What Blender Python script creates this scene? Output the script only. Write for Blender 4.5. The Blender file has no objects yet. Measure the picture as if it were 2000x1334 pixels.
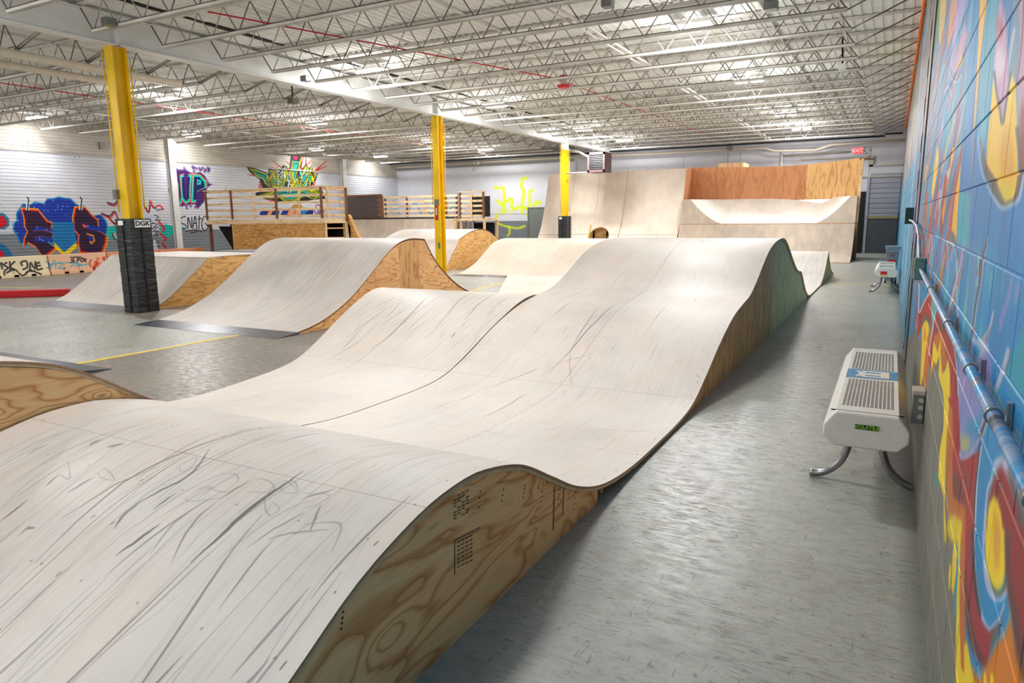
import bpy, bmesh, math, random
import numpy as np
from mathutils import Vector, Matrix
random.seed(7); rng = np.random.RandomState(7)
SC = bpy.context.scene; COL = SC.collection
R = math.radians

# ------------------------------------------------------------------ camera
FPX = 1357.24; YAW, PITCH, ROLL = R(28.4585), R(10.0389), R(-0.6412); CAMH = 1.572
_F = np.array([-math.sin(YAW)*math.cos(PITCH), math.cos(YAW)*math.cos(PITCH), -math.sin(PITCH)])
_R = np.array([math.cos(YAW), math.sin(YAW), 0.0]); _U = np.cross(_R, _F)
_c, _s = math.cos(ROLL), math.sin(ROLL)
CM = np.array([_c*_R + _s*_U, -_s*_R + _c*_U, _F])
cd = bpy.data.cameras.new('camera'); cam = bpy.data.objects.new('camera', cd); COL.objects.link(cam)
cd.sensor_width = 36; cd.lens = FPX/2000*36; cd.clip_start = .05; cd.clip_end = 200
m = Matrix(((CM[0][0], CM[1][0], -CM[2][0], 0), (CM[0][1], CM[1][1], -CM[2][1], 0), (CM[0][2], CM[1][2], -CM[2][2], CAMH), (0, 0, 0, 1)))
cam.matrix_world = m
SC.camera = cam
# ------------------------------------------------------------------ light and exposure
SC.view_settings.view_transform = 'Standard'; SC.view_settings.look = 'None'
SC.view_settings.gamma = 1; SC.view_settings.use_curve_mapping = False
SC.view_settings.exposure = 0.12
LAMP_W = 130.0          # watts of each high-bay fixture, thrown down
FILL_W = 82.0           # watts of an added unseen point light under it, brightening the roof
LAMP_C = (1.0, .985, .97)
WORLD = 0.55
w = bpy.data.worlds.new('world'); SC.world = w; w.use_nodes = True
w.node_tree.nodes['Background'].inputs[0].default_value = (0.93, 0.96, 1.0, 1)
w.node_tree.nodes['Background'].inputs[1].default_value = WORLD
try:
    SC.cycles.use_denoising = True; SC.cycles.max_bounces = 7; SC.cycles.diffuse_bounces = 5
    SC.cycles.glossy_bounces = 3; SC.cycles.sample_clamp_indirect = 6.0
    SC.cycles.caustics_reflective = False; SC.cycles.caustics_refractive = False
except Exception: pass

# ------------------------------------------------------------------ measuring helpers (photo pixel -> point on a known plane of the hall)
def ray(px, py):
    return CM.T @ np.array([(px-1000)/FPX, -(py-667)/FPX, 1.0])
def at_x(px, py, X):
    d = ray(px, py); t = X/d[0]; return (X, t*d[1], CAMH + t*d[2])
def at_y(px, py, Y):
    d = ray(px, py); t = Y/d[1]; return (t*d[0], Y, CAMH + t*d[2])
def at_z(px, py, Z):
    d = ray(px, py); t = (Z-CAMH)/d[2]; return (t*d[0], t*d[1], Z)

# ------------------------------------------------------------------ tagging helpers
def tag(o, label=None, cat=None, group=None, kind=None):
    if label: o['label'] = label
    if cat: o['category'] = cat
    if group: o['group'] = group
    if kind: o['kind'] = kind
    return o
def empty(name, loc=(0, 0, 0), rz=0, label=None, cat=None, group=None, kind=None):
    o = bpy.data.objects.new(name, None); COL.objects.link(o); o.location = loc; o.rotation_euler = (0, 0, rz)
    o.empty_display_size = .2
    return tag(o, label, cat, group, kind)
def link(name, me, parent=None):
    o = bpy.data.objects.new(name, me); COL.objects.link(o)
    if parent is not None: o.parent = parent
    return o
class MB:
    """mesh builder: vertices, faces, material slots"""
    def __init__(s): s.v = []; s.f = []; s.m = []; s.sm = []
    def add(s, vs, fs, mi=0, sm=False):
        b = len(s.v); s.v += [tuple(p) for p in vs]
        for f in fs: s.f.append(tuple(b+i for i in f)); s.m.append(mi); s.sm.append(sm)
    def box(s, x0, y0, z0, x1, y1, z1, mi=0):
        s.add([(x0,y0,z0),(x1,y0,z0),(x1,y1,z0),(x0,y1,z0),(x0,y0,z1),(x1,y0,z1),(x1,y1,z1),(x0,y1,z1)],
              [(0,3,2,1),(4,5,6,7),(0,1,5,4),(1,2,6,5),(2,3,7,6),(3,0,4,7)], mi)
    def bar(s, a, b, w, h, mi=0, up=(0,0,1)):
        a = Vector(a); b = Vector(b); d = (b-a).normalized(); u = Vector(up)
        if abs(d.dot(u)) > .98: u = Vector((1,0,0))
        r = d.cross(u).normalized()*w/2; u = r.cross(d).normalized()*h/2
        vs = [a-r-u, a+r-u, a+r+u, a-r+u, b-r-u, b+r-u, b+r+u, b-r+u]
        s.add(vs, [(0,1,2,3),(7,6,5,4),(0,4,5,1),(1,5,6,2),(2,6,7,3),(3,7,4,0)], mi)
    def tube(s, pts, r, n=10, mi=0, cap=True):
        pts = [Vector(p) for p in pts]; N = len(pts); rings = []
        prev = None
        for i, p in enumerate(pts):
            d = (pts[min(i+1, N-1)] - pts[max(i-1, 0)]).normalized()
            if prev is None:
                u = Vector((0,0,1)) if abs(d.z) < .9 else Vector((1,0,0))
                a = d.cross(u).normalized()
            else:
                a = (prev - d*prev.dot(d)).normalized()
            prev = a; b = d.cross(a)
            rr = r[i] if isinstance(r, (list, tuple)) else r
            rings.append([p + (a*math.cos(t) + b*math.sin(t))*rr for t in [2*math.pi*k/n for k in range(n)]])
        vs = [q for g in rings for q in g]; fs = []
        for i in range(N-1):
            for k in range(n):
                fs.append((i*n+k, i*n+(k+1)%n, (i+1)*n+(k+1)%n, (i+1)*n+k))
        s.add(vs, fs, mi, True)
        if cap: s.add(rings[0], [tuple(range(n))[::-1]], mi); s.add(rings[-1], [tuple(range(n))], mi)
    def prism(s, poly, axis, a, b, mi=0, mside=None):
        """polygon in the plane across axis, extruded from a to b"""
        def P(u, v, t): return (t,u,v) if axis == 'x' else ((u,t,v) if axis == 'y' else (u,v,t))
        n = len(poly); vs = [P(u,v,a) for u,v in poly] + [P(u,v,b) for u,v in poly]
        s.add(vs, [tuple(range(n))[::-1], tuple(range(n, 2*n))], mi)
        s.add(vs, [(i, (i+1)%n, n+(i+1)%n, n+i) for i in range(n)], mi if mside is None else mside)
    def build(s, name, mats, parent=None, auto=None):
        me = bpy.data.meshes.new(name); me.from_pydata(s.v, [], s.f)
        mats = mats if isinstance(mats, (list, tuple)) else [mats]
        for k in mats: me.materials.append(k)
        me.polygons.foreach_set('material_index', s.m); me.polygons.foreach_set('use_smooth', s.sm)
        bm = bmesh.new(); bm.from_mesh(me)
        bmesh.ops.remove_doubles(bm, verts=bm.verts, dist=1e-5)
        bmesh.ops.recalc_face_normals(bm, faces=bm.faces); bm.to_mesh(me); bm.free()
        if auto:
            me.polygons.foreach_set('use_smooth', [True]*len(me.polygons)); me.set_sharp_from_angle(angle=R(auto))
        me.update()
        return link(name, me, parent)
def bevel(o, w=.004, seg=2):
    b = o.modifiers.new('bevel', 'BEVEL'); b.width = w; b.segments = seg; b.limit_method = 'ANGLE'; return o
def copy_tree(o, parent=None):
    c = o.copy(); COL.objects.link(c)
    if parent is not None: c.parent = parent
    for ch in list(KIDS.get(o.name, [])) or [q for q in o.children]: copy_tree(ch, c)
    return c
KIDS = {}

# ------------------------------------------------------------------ materials
def lin(c):
    return tuple(((x/12.92) if x <= .04045 else ((x+.055)/1.055)**2.4) for x in c)
def rgb(r, g, b): return lin((r/255, g/255, b/255)) + (1,)
class NT:
    def __init__(s, name):
        s.m = bpy.data.materials.new(name); s.m.use_nodes = True; s.t = s.m.node_tree; s.n = s.t.nodes
        s.b = s.n['Principled BSDF']; s.b.inputs['Specular IOR Level'].default_value = .4
    def new(s, t, **k):
        q = s.n.new(t)
        for a, v in k.items(): setattr(q, a, v)
        return q
    def L(s, a, b): s.t.links.new(a, b)
    def coord(s, kind='Object', scale=(1,1,1), rot=(0,0,0), loc=(0,0,0)):
        if kind == 'World': c = s.new('ShaderNodeNewGeometry').outputs['Position']
        else: c = s.new('ShaderNodeTexCoord').outputs[kind]
        mp = s.new('ShaderNodeMapping'); mp.inputs['Scale'].default_value = scale
        mp.inputs['Rotation'].default_value = rot; mp.inputs['Location'].default_value = loc
        s.L(c, mp.inputs[0]); return mp.outputs[0]
    def noise(s, vec, scale=5, detail=4, rough=.55, dist=0, out='Fac'):
        q = s.new('ShaderNodeTexNoise'); q.inputs['Scale'].default_value = scale; q.inputs['Detail'].default_value = detail
        q.inputs['Roughness'].default_value = rough; q.inputs['Distortion'].default_value = dist
        s.L(vec, q.inputs['Vector']); return q.outputs[out]
    def ramp(s, fac, stops, interp='LINEAR'):
        q = s.new('ShaderNodeValToRGB'); q.color_ramp.interpolation = interp
        e = q.color_ramp.elements
        while len(e) > 1: e.remove(e[-1])
        for i, (p, c) in enumerate(stops):
            c = c if isinstance(c, (tuple, list)) else (c, c, c, 1)
            x = e[0] if i == 0 else e.new(p)
            x.position = p; x.color = c
        s.L(fac, q.inputs[0]); return q.outputs[0]
    def mix(s, fac, a, b, mode='MIX'):
        q = s.new('ShaderNodeMix', data_type='RGBA', blend_type=mode)
        for sock, v in ((q.inputs[0], fac), (q.inputs[6], a), (q.inputs[7], b)):
            if hasattr(v, 'is_linked'): s.L(v, sock)
            else: sock.default_value = v
        return q.outputs[2]
    def math(s, op, a, b=None, c=None):
        q = s.new('ShaderNodeMath', operation=op)
        for i, v in enumerate((a, b, c)):
            if v is None: continue
            if hasattr(v, 'is_linked'): s.L(v, q.inputs[i])
            else: q.inputs[i].default_value = v
        return q.outputs[0]
    def bump(s, h, strength=.3, dist=.01):
        q = s.new('ShaderNodeBump'); q.inputs['Strength'].default_value = strength; q.inputs['Distance'].default_value = dist
        s.L(h, q.inputs['Height']); s.L(q.outputs[0], s.b.inputs['Normal'])
    def col(s, c):
        if hasattr(c, 'is_linked'): s.L(c, s.b.inputs['Base Color'])
        else: s.b.inputs['Base Color'].default_value = c
    def rough(s, r):
        if hasattr(r, 'is_linked'): s.L(r, s.b.inputs['Roughness'])
        else: s.b.inputs['Roughness'].default_value = r
def simple(name, c, rough=.6, metal=0, var=.12, scale=6, bump=0, coord='Object', sc=(1,1,1)):
    t = NT(name); v = t.coord(coord, sc); n = t.noise(v, scale, 5)
    d = tuple(x*(1-var) for x in c[:3]) + (1,); l = tuple(min(1, x*(1+var)) for x in c[:3]) + (1,)
    t.col(t.ramp(n, [(.3, d), (.7, l)])); t.rough(rough); t.b.inputs['Metallic'].default_value = metal
    if bump: t.bump(t.noise(v, scale*8, 3), bump, .004)
    return t.m
def emit(name, c, s):
    t = NT(name); t.col((.8,.8,.8,1)); t.b.inputs['Emission Color'].default_value = c; t.b.inputs['Emission Strength'].default_value = s
    return t.m
def plywood(name, grain='y', light=(222,180,124), dark=(168,112,58), knots=1.0, freq=9.0, seed=0, screws=False):
    t = NT(name)
    sc = {'y': (.4, .55, 2.6), 'z': (2.6, 2.6, .5), 'x': (.5, 1, 2.4)}[grain]
    v = t.coord('Object', sc, loc=(seed*3.1, seed*1.7, seed*.9))
    # knots: sparse cells bend the grain lines around them
    vk = t.coord('Object', {'y': (.2, 1.25, 2.9), 'z': (2.9, 2.9, 1.25), 'x': (1.25, .2, 2.9)}[grain], loc=(seed, seed*2.3, seed*.6))
    vo = t.new('ShaderNodeTexVoronoi'); vo.inputs['Scale'].default_value = 1.35; vo.inputs['Randomness'].default_value = .9
    t.L(vk, vo.inputs['Vector']); d = vo.outputs['Distance']
    kb = t.math('MULTIPLY', t.math('EXPONENT', t.math('MULTIPLY', d, -6.5)), .42*knots)
    n = t.noise(v, 1.15, 3, .5, .7)
    g = t.math('ADD', n, kb)
    ring = t.math('FRACT', t.math('MULTIPLY', g, freq))
    c1 = t.ramp(ring, [(0, rgb(*dark)), (.13, rgb(*[int(a*.45+b*.55) for a, b in zip(light, dark)])), (.35, rgb(*light)), (.8, rgb(*light)), (1, rgb(*[int(a*.6+b*.4) for a, b in zip(light, dark)]))])
    big = t.noise(v, .8, 2)
    c2 = t.mix(t.ramp(big, [(.35, 0.0), (.75, .45)]), c1, rgb(*[int(a*.5+b*.5) for a, b in zip(light, dark)]))
    fib = t.noise(t.coord('Object', {'y': (3, 4, 90), 'z': (90, 90, 4), 'x': (4, 3, 90)}[grain]), 1, 3)
    c3 = t.mix(.22, c2, t.ramp(fib, [(.35, rgb(120, 80, 40)), (.65, rgb(250, 225, 185))]), 'OVERLAY')
    kn = t.ramp(d, [(0, 1.0), (.05, 1.0), (.1, 0.0)])
    ks = t.ramp(vo.outputs['Color'], [(.3, 0.0), (.45, 1.0)])
    c4 = t.mix(t.math('MULTIPLY', t.math('MULTIPLY', kn, ks), .8*min(1, knots)), c3, rgb(92, 54, 26))
    t.col(c4); t.rough(.62); t.bump(fib, .12, .002)
    return t.m

# -- painted images, made here by numpy: graffiti and scuffs
class Canvas:
    def __init__(s, W, H, fu, fv, plane, pos, bg):
        s.W, s.H, s.fu, s.fv, s.plane, s.pos = W, H, fu, fv, plane, pos
        s.a = np.zeros((H, W, 3), np.float32); s.a[:] = np.array(bg[:3], np.float32)/255
    def uv(s, pts):   # photo pixels -> texels, through the real plane of the wall
        o = []
        for p in pts:
            q = at_x(p[0], p[1], s.pos) if s.plane == 'x' else at_y(p[0], p[1], s.pos)
            o.append((s.fu(q[1] if s.plane == 'x' else q[0])*s.W, s.fv(q[2])*s.H))
        return np.array(o, np.float64)
    def _blend(s, mk, x0, y0, c, alpha):
        h, w = mk.shape; r = s.a[y0:y0+h, x0:x0+w]; mk = (mk*alpha)[..., None]
        r[:] = r*(1-mk) + np.array(c, np.float32)[:3]/255*mk
    def polyuv(s, P, c, soft=1.0, alpha=1.0):
        pad = int(soft*2+2)
        x0 = max(0, int(P[:,0].min())-pad); x1 = min(s.W, int(P[:,0].max())+pad+1)
        y0 = max(0, int(P[:,1].min())-pad); y1 = min(s.H, int(P[:,1].max())+pad+1)
        if x1-x0 < 1 or y1-y0 < 1: return
        mk = np.zeros((y1-y0, x1-x0), np.float32); X = np.arange(x0, x1)+.5
        n = len(P)
        for j in range(y1-y0):
            y = y0+j+.5; xs = []
            for i in range(n):
                a, b = P[i], P[(i+1) % n]
                if (a[1] <= y) != (b[1] <= y): xs.append(a[0] + (y-a[1])/(b[1]-a[1])*(b[0]-a[0]))
            xs.sort()
            for k in range(0, len(xs)-1, 2):
                mk[j] += np.clip(X-xs[k]+.5, 0, 1)*np.clip(xs[k+1]-X+.5, 0, 1)
        mk = np.clip(mk, 0, 1)
        k = int(round(soft))
        if k >= 1:
            for _ in range(2):
                for ax in (0, 1):
                    q = np.pad(mk, [(k, k) if a == ax else (0, 0) for a in (0, 1)])
                    cs = np.cumsum(q, axis=ax); cs = np.concatenate([np.zeros_like(cs.take([0], ax)), cs], ax)
                    N = mk.shape[ax]; w = 2*k+1
                    mk = (cs.take(range(w, w+N), ax) - cs.take(range(0, N), ax))/w
        s._blend(mk, x0, y0, c, alpha)
    def poly(s, pts, c, soft=1.0, alpha=1.0): s.polyuv(s.uv(pts), c, soft, alpha)
    def strokeuv(s, P, wd, c, soft=1.2, alpha=1.0):
        wd = np.broadcast_to(np.array(wd, float), (len(P),)); pad = wd.max()+soft*2+2
        x0 = max(0, int(P[:,0].min()-pad)); x1 = min(s.W, int(P[:,0].max()+pad)+1)
        y0 = max(0, int(P[:,1].min()-pad)); y1 = min(s.H, int(P[:,1].max()+pad)+1)
        if x1-x0 < 1 or y1-y0 < 1: return
        full = np.zeros((y1-y0, x1-x0), np.float32)
        for i in range(len(P)-1):
            a, b = P[i], P[i+1]; d = b-a; L2 = max(d@d, 1e-9)
            X0 = max(x0, int(min(a[0], b[0])-pad)); X1 = min(x1, int(max(a[0], b[0])+pad)+1)
            Y0 = max(y0, int(min(a[1], b[1])-pad)); Y1 = min(y1, int(max(a[1], b[1])+pad)+1)
            if X1 <= X0 or Y1 <= Y0: continue
            X, Y = np.meshgrid(np.arange(X0, X1)+.5, np.arange(Y0, Y1)+.5)
            t = np.clip(((X-a[0])*d[0]+(Y-a[1])*d[1])/L2, 0, 1)
            D = np.hypot(X-a[0]-t*d[0], Y-a[1]-t*d[1]); W = wd[i]*(1-t)+wd[i+1]*t
            mk = np.clip((W/2-D)/soft+.5, 0, 1)
            v = full[Y0-y0:Y1-y0, X0-x0:X1-x0]; np.maximum(v, mk, out=v)
        s._blend(full, x0, y0, c, alpha)
    def stroke(s, pts, wd, c, soft=1.2, alpha=1.0): s.strokeuv(s.uv(pts), wd, c, soft, alpha)
    def image(s, name):
        im = bpy.data.images.new(name, s.W, s.H); a = np.ones((s.H, s.W, 4), np.float32); a[..., :3] = np.clip(s.a, 0, 1)
        im.pixels.foreach_set(a.ravel()); im.update(); im.pack(); return im
def spline(pts, n=8):
    P = [np.array(p, float) for p in pts]; P = [2*P[0]-P[1]] + P + [2*P[-1]-P[-2]]; o = []
    for i in range(1, len(P)-2):
        for k in range(n):
            t = k/n; a, b, c, d = P[i-1], P[i], P[i+1], P[i+2]
            o.append(.5*((2*b)+(-a+c)*t+(2*a-5*b+4*c-d)*t*t+(-a+3*b-3*c+d)*t**3))
    o.append(P[-2]); return o

WALLX = 0.225; LEFTX = -24.9; FARY = 32.5; BACKY = -6.0; DECKZ = 5.05; CHORDZ = 4.55
def off_poly(pts, wd):
    """outline of a stroke of given width (or widths) around a polyline in photo pixels"""
    P = [np.array(p, float) for p in pts]; n = len(P)
    wd = [wd]*n if not isinstance(wd, (list, tuple)) else list(np.interp(np.linspace(0, 1, n), np.linspace(0, 1, len(wd)), wd))
    L, Rr = [], []
    for i in range(n):
        d = P[min(i+1, n-1)] - P[max(i-1, 0)]; d = d/(np.hypot(*d)+1e-9); q = np.array([-d[1], d[0]])*wd[i]/2
        L.append(P[i]+q); Rr.append(P[i]-q)
    return L + Rr[::-1]

# ---- the aisle wall mural (u = log distance along the wall, v = height)
LY0, LY1 = .9, 33.0
cvR = Canvas(2600, 2600, lambda y: math.log(max(y, .5)/LY0)/math.log(LY1/LY0), lambda z: z/5.1, 'x', WALLX, (86, 150, 196))
def crop(ox, oy, k):
    return lambda pts: [(ox+x/k, oy+y/k) for x, y in pts]
k1, k2, k3, k4, k5 = crop(1780,0,4.764), crop(1780,260,4.764), crop(1780,520,4.764), crop(1780,780,4.764), crop(1780,1040,4.536)
def P(pts, c, soft=3, alpha=1, k=None): cvR.poly(k(pts) if k else pts, c, soft*.6, alpha)
def S(pts, wd, c, soft=2, alpha=1, k=None, sm=True):
    q = spline(pts, 6) if sm and len(pts) > 2 else pts
    if not (k and isinstance(wd, (int, float)) and wd < 2): pass
    cvR.poly(off_poly(k(q) if k else q, wd), c, soft*.6, alpha)
BLUE=(66,140,196); DBL=(44,112,176); LBL=(120,190,214); TEAL=(70,168,184); LAV=(166,158,208); PINK=(200,160,190); MAR=(160,72,68); DMAR=(104,50,48)
YEL=(248,218,62); PEA=(246,200,126); AMB=(240,176,70); ORG=(214,116,52); GRY=(120,118,108); DG=(70,68,74); WHT=(208,210,226); SLV=(150,150,166); GRN=(74,140,96)
# soft vertical washes over the blue ground
for i in range(420):
    x = 1788+ 260*rng.uniform(0,1)**1.6; y = rng.uniform(-60, 900); h = rng.uniform(60, 380); wd = rng.uniform(1.5, 3+ (x-1780)*.045)
    c = [BLUE, LBL, TEAL, LAV, (92,166,206), (80,150,210), (150,200,210), (150,140,190), (110,190,190)][rng.randint(9)]
    if x < 1850 and rng.rand() < .3: c = [MAR, (190,120,110), (226,180,110), PINK, (90,80,110)][rng.randint(5)]
    lean = (1744-x)/ (420-7000) * h
    S([(x, y), (x-h*.05, y+h/2), (x-h*.1, y+h)], [wd*.4, wd, wd*.3], c, 5, .5)
for i in range(150):
    x = 1796+94*rng.uniform(0,1)**1.3; y = rng.uniform(-60, 520); h = rng.uniform(50, 260); wd = rng.uniform(1, 1.2+(x-1790)*.05)
    c = [MAR, (150,70,80), LAV, (200,200,216), TEAL, (40,130,180), (96,92,112), (222,176,100), (120,80,120), (180,120,150), (60,110,150), (214,130,70)][rng.randint(12)]
    q = [(x, y), (x-(x-1744)*.0008*h-1, y+h/2), (x-(x-1744)*.0018*h, y+h)]
    if rng.rand() < .4: S([(a+wd*.6, b) for a, b in q], [.4, 1.0, .4], (70,66,90), 1, .8)
    S(q, [wd*.3, wd, wd*.3], c, 1.5, .8)
P([(1890,230),(2010,180),(2010,560),(1860,440)], (70,140,204), 22, .8)
P([(1905,560),(2010,600),(2010,820),(1940,740)], (52,138,200), 18, .85)
# top: green, yellow, salmon, lavender bands
P([(200,-40),(268,-40),(262,180),(235,420),(205,640),(190,640),(200,300)], GRN, 4, .9, k1)
P([(268,-40),(332,-40),(318,140),(285,380),(262,430),(255,300)], (226,196,120), 5, .9, k1)
P([(290,260),(270,420),(280,500),(300,380)], (160,110,80), 5, .8, k1)
P([(370,-40),(432,-40),(420,170),(380,330),(345,430),(335,360)], (212,160,140), 5, .95, k1)
P([(440,-40),(540,-40),(470,180),(430,300),(400,500),(385,700),(355,640),(370,480),(400,250)], (176,168,214), 6, .95, k1)
P([(500,200),(470,300),(430,450),(400,640),(395,700),(440,640),(480,500),(520,330)], (196,156,186), 5, .9, k1)
P([(470,480),(440,560),(425,660),(450,640),(475,560)], (222,190,120), 4, .9, k1)
S([(540,200),(505,190),(470,300),(400,520)], 2.2, (130,140,160), 2, .8, k1)
S([(350,540),(355,640),(400,735),(440,720),(480,620),(500,470),(545,300)], 3.6, (110,120,140), 2, .8, k1)
S([(345,640),(375,740),(420,765),(470,700)], 1.6, WHT, 2, .8, k1)
S([(500,430),(480,760),(440,1000),(400,1334)], [2,4,6,8], (150,104,130), 3, .8, k1)
S([(300,860),(345,805),(372,900)], 2.4, (190,180,210), 2, .8, k1)
P([(320,900),(300,1050),(290,1334),(330,1334),(345,1100)], (40,150,190), 6, .8, k1)
P([(640,-40),(706,-40),(672,300),(640,560),(615,900),(592,1195),(580,1190),(600,800),(622,420)], PEA, 2, 1, k1)
S([(706,-40),(668,330),(632,640),(610,960),(590,1195)], 1.1, (120,110,90), 1, .8, k1)
S([(632,-40),(618,420),(590,900),(578,1190)], 1.1, (140,120,110), 1, .7, k1)
P([(706,-40),(812,-40),(775,330),(740,700),(715,1000),(690,1334),(610,1334),(640,700),(680,300)], (104,176,196), 7, .8, k1)
P([(820,-20),(790,300),(765,620),(800,940),(845,1160),(890,860),(905,620),(892,380),(860,100)], PINK, 6, .95, k1)
P([(800,420),(770,620),(800,760),(850,700),(880,560),(840,430)], (226,220,232), 12, .8, k1)
P([(800,130),(780,280),(830,400),(860,260),(830,160)], (176,106,124), 10, .8, k1)
S([(826,-20),(860,60),(890,300),(905,560),(900,760)], 3.4, (150,140,176), 2, .9, k1)
P([(870,-40),(950,-40),(945,200),(925,450),(905,560),(895,330),(860,60)], (84,132,188), 6, .9, k1)
P([(950,-40),(1010,-40),(990,300),(985,560),(975,760),(930,680),(900,800),(925,560),(950,350)], (118,140,160), 5, .9, k1)
S([(960,260),(930,440),(905,620)], [5,4,2], (196,206,220), 4, .9, k1)
P([(1000,-40),(1100,-40),(1100,1334),(1000,1334),(985,900),(985,740),(1010,400)], (196,156,178), 6, .95, k1)
P([(1010,1000),(1100,900),(1100,1500),(1000,1500)], (134,64,66), 14, .9, k1)
S([(1050,-40),(1030,340),(1000,640),(975,780)], 3.2, (130,48,90), 2, .9, k1)
# the big yellow drop
P([(765,690),(738,1010),(705,1334),(695,1560),(740,1690),(800,1750),(890,1900),(960,1850),(985,1720),(990,1500),(985,1150),(970,800),(932,670),(890,850),(848,1160),(805,960)], (250,212,104), 3, 1, k1)
P([(860,1200),(820,1400),(830,1650),(960,1650),(950,1350),(920,1180)], (232,178,104), 12, .75, k1)
P([(900,740),(880,900),(950,1000),(960,820)], (250,226,130), 8, .8, k1)
S([(830,1180),(815,1450),(795,1650)], 4, (250,196,40), 3, .8, k1)
S([(768,660),(800,900),(822,1010),(848,1160),(884,940),(905,800),(932,660)], 4.5, DG, 2, .9, k1)
S([(645,60),(680,290),(740,430),(800,560),(860,665),(930,620)], [5,9,15,15,9,5], (80,72,66), 4, .95, k2)
S([(930,660),(975,590),(1000,480),(1020,360),(1010,180),(985,-60)], [5,8,9,8,8,8], (82,74,72), 4, .95, k2)
S([(618,40),(650,330),(720,520),(790,640),(850,700),(930,670),(1000,610),(1035,450),(1050,300)], [2,3,4,6,8,8,6,4,4], (196,208,230), 4, .9, k2)
P([(1005,0),(1100,0),(1100,330),(1030,380),(1005,260)], (130,62,60), 7, .9, k2)
P([(790,500),(870,640),(930,610),(960,500),(900,470)], (226,216,90), 6, .8, k2)
# stripes and darts left of the drop
P([(690,0),(640,300),(650,-200),(700,-200)], LBL, 6, .6, k2)
P([(480,40),(560,10),(560,500),(545,700),(450,520),(460,280)], (70,134,196), 4, .9, k2)
P([(455,540),(545,560),(530,1080),(430,1030),(440,700)], (84,178,188), 7, .8, k2)
S([(570,-60),(566,300),(545,700),(530,1100)], 2.4, (136,146,180), 1, .9, k2)
S([(594,-60),(585,300),(560,520)], 1.6, (110,110,150), 1, .8, k2)
P([(480,40),(425,350),(385,600),(340,880),(325,1000),(365,985),(395,720),(430,450),(470,200)], (170,84,80), 3, .95, k2)
S([(460,120),(410,400),(372,700),(340,960)], 1.2, (226,150,140), 2, .7, k2)
P([(460,270),(410,560),(372,900),(418,1015),(430,740),(452,450)], (244,192,92), 2, 1, k2)
P([(370,900),(340,990),(425,1040),(412,960)], (110,104,100), 3, .9, k2)
P([(245,110),(212,320),(186,560),(192,625),(212,540),(245,330),(262,180)], (246,204,84), 2, 1, k2)
P([(385,130),(368,220),(365,320),(392,200),(400,140)], (240,196,90), 2, 1, k2)
P([(140,290),(120,460),(130,440),(150,300)], (236,190,90), 2, 1, k2)
S([(245,60),(262,180),(268,320),(275,430)], [3,4,3,2], (120,110,140), 2, .9, k2)
S([(325,390),(300,620),(285,780),(275,950)], [5,7,6,3], MAR, 2, .95, k2)
S([(318,600),(300,720),(290,840)], [2,5,2], (232,160,70), 2, .95, k2)
S([(355,330),(345,420),(330,350)], 3, WHT, 2, .8, k2)
S([(260,540),(248,620),(232,800),(228,930)], [3,6,6,3], (168,92,96), 2, .95, k2)
S([(215,800),(240,650),(262,530),(268,560),(255,700)], 1.5, WHT, 1, .8, k2)
S([(150,560),(135,700),(128,900)], [4,5,3], (176,96,70), 2, .95, k2)
S([(185,640),(180,720),(175,780)], [2,4,2], (214,140,70), 2, .9, k2)
for q in ([(160,980),(190,940),(175,1110),(150,1230)], [(100,1080),(125,1040),(110,1160),(105,1250)], [(90,900),(100,1000),(125,940)]):
    S(q, [2,5,3], (164,80,78), 2, .95, k2)
S([(160,1120),(185,940),(190,1060),(160,1230)], 1.5, WHT, 1, .8, k2)
for q, c in (([(300,960),(290,1060),(270,1250)], LAV), ([(380,1080),(372,1200)], LAV), ([(490,1000),(470,1180),(455,1260)], LAV), ([(340,1050),(330,1200),(350,1300)], LAV)):
    S(q, [4,8,4], c, 5, .7, k2)
S([(325,1005),(375,1030),(408,1090),(425,1200),(418,1334)], [2,3,3,2], WHT, 2, .9, k2)
S([(400,1050),(425,1110),(422,1190)], [2,4,1], (90,88,110), 2, .9, k2)
S([(322,1050),(318,1180),(290,1300),(250,1440)], [3,2.5,2,3], (146,76,80), 2, .9, k2)
S([(702,960),(700,1030),(660,1170),(630,1270),(622,1334)], [1.5,4,6,8,9], (86,84,96), 2, .95, k2)
S([(705,965),(706,1030),(680,1160),(640,1334)], 1.8, WHT, 1, .95, k2)
S([(620,1120),(622,1270),(615,1360),(605,1420),(635,1400)], 1.8, WHT, 1, .95, k2)
S([(680,600),(650,820),(628,1100)], 1.2, (110,130,150), 1, .6, k2)
S([(860,720),(830,950),(805,1170)], 1.4, (50,110,180), 2, .6, k2)
# dagger and spikes beside the conduit
S([(655,-40),(640,150),(600,360),(575,580),(545,720),(540,780)], [6,5,5,5,4,3], (92,92,112), 2, .95, k3)
S([(668,-40),(652,150),(612,360),(580,590)], 1.6, WHT, 1, .9, k3)
P([(770,400),(740,520),(700,620),(645,690),(680,760),(730,650),(768,500)], (150,150,172), 3, .95, k3)
S([(768,405),(735,540),(690,640),(650,695)], 2.2, WHT, 2, .95, k3)
S([(570,660),(590,700),(640,715),(690,760),(650,830),(630,900)], [6,9,14,14,10,4], (196,204,226), 5, .95, k3)
P([(890,740),(925,780),(900,900),(850,1040),(800,1180),(760,1160),(800,1050),(850,900)], (190,196,216), 3, .95, k3)
S([(925,780),(900,900),(855,1020)], 3, (96,92,120), 3, .8, k3)
P([(930,115),(950,130),(910,330),(840,620),(805,640),(820,450),(880,270)], (150,156,210), 6, .9, k3)
P([(1010,130),(1035,140),(1000,280),(955,400),(945,370),(970,220)], (150,156,210), 6, .9, k3)
P([(1048,560),(1048,1334),(1000,1250),(870,1010),(930,850)], (50,160,178), 10, .85, k3)
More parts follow.
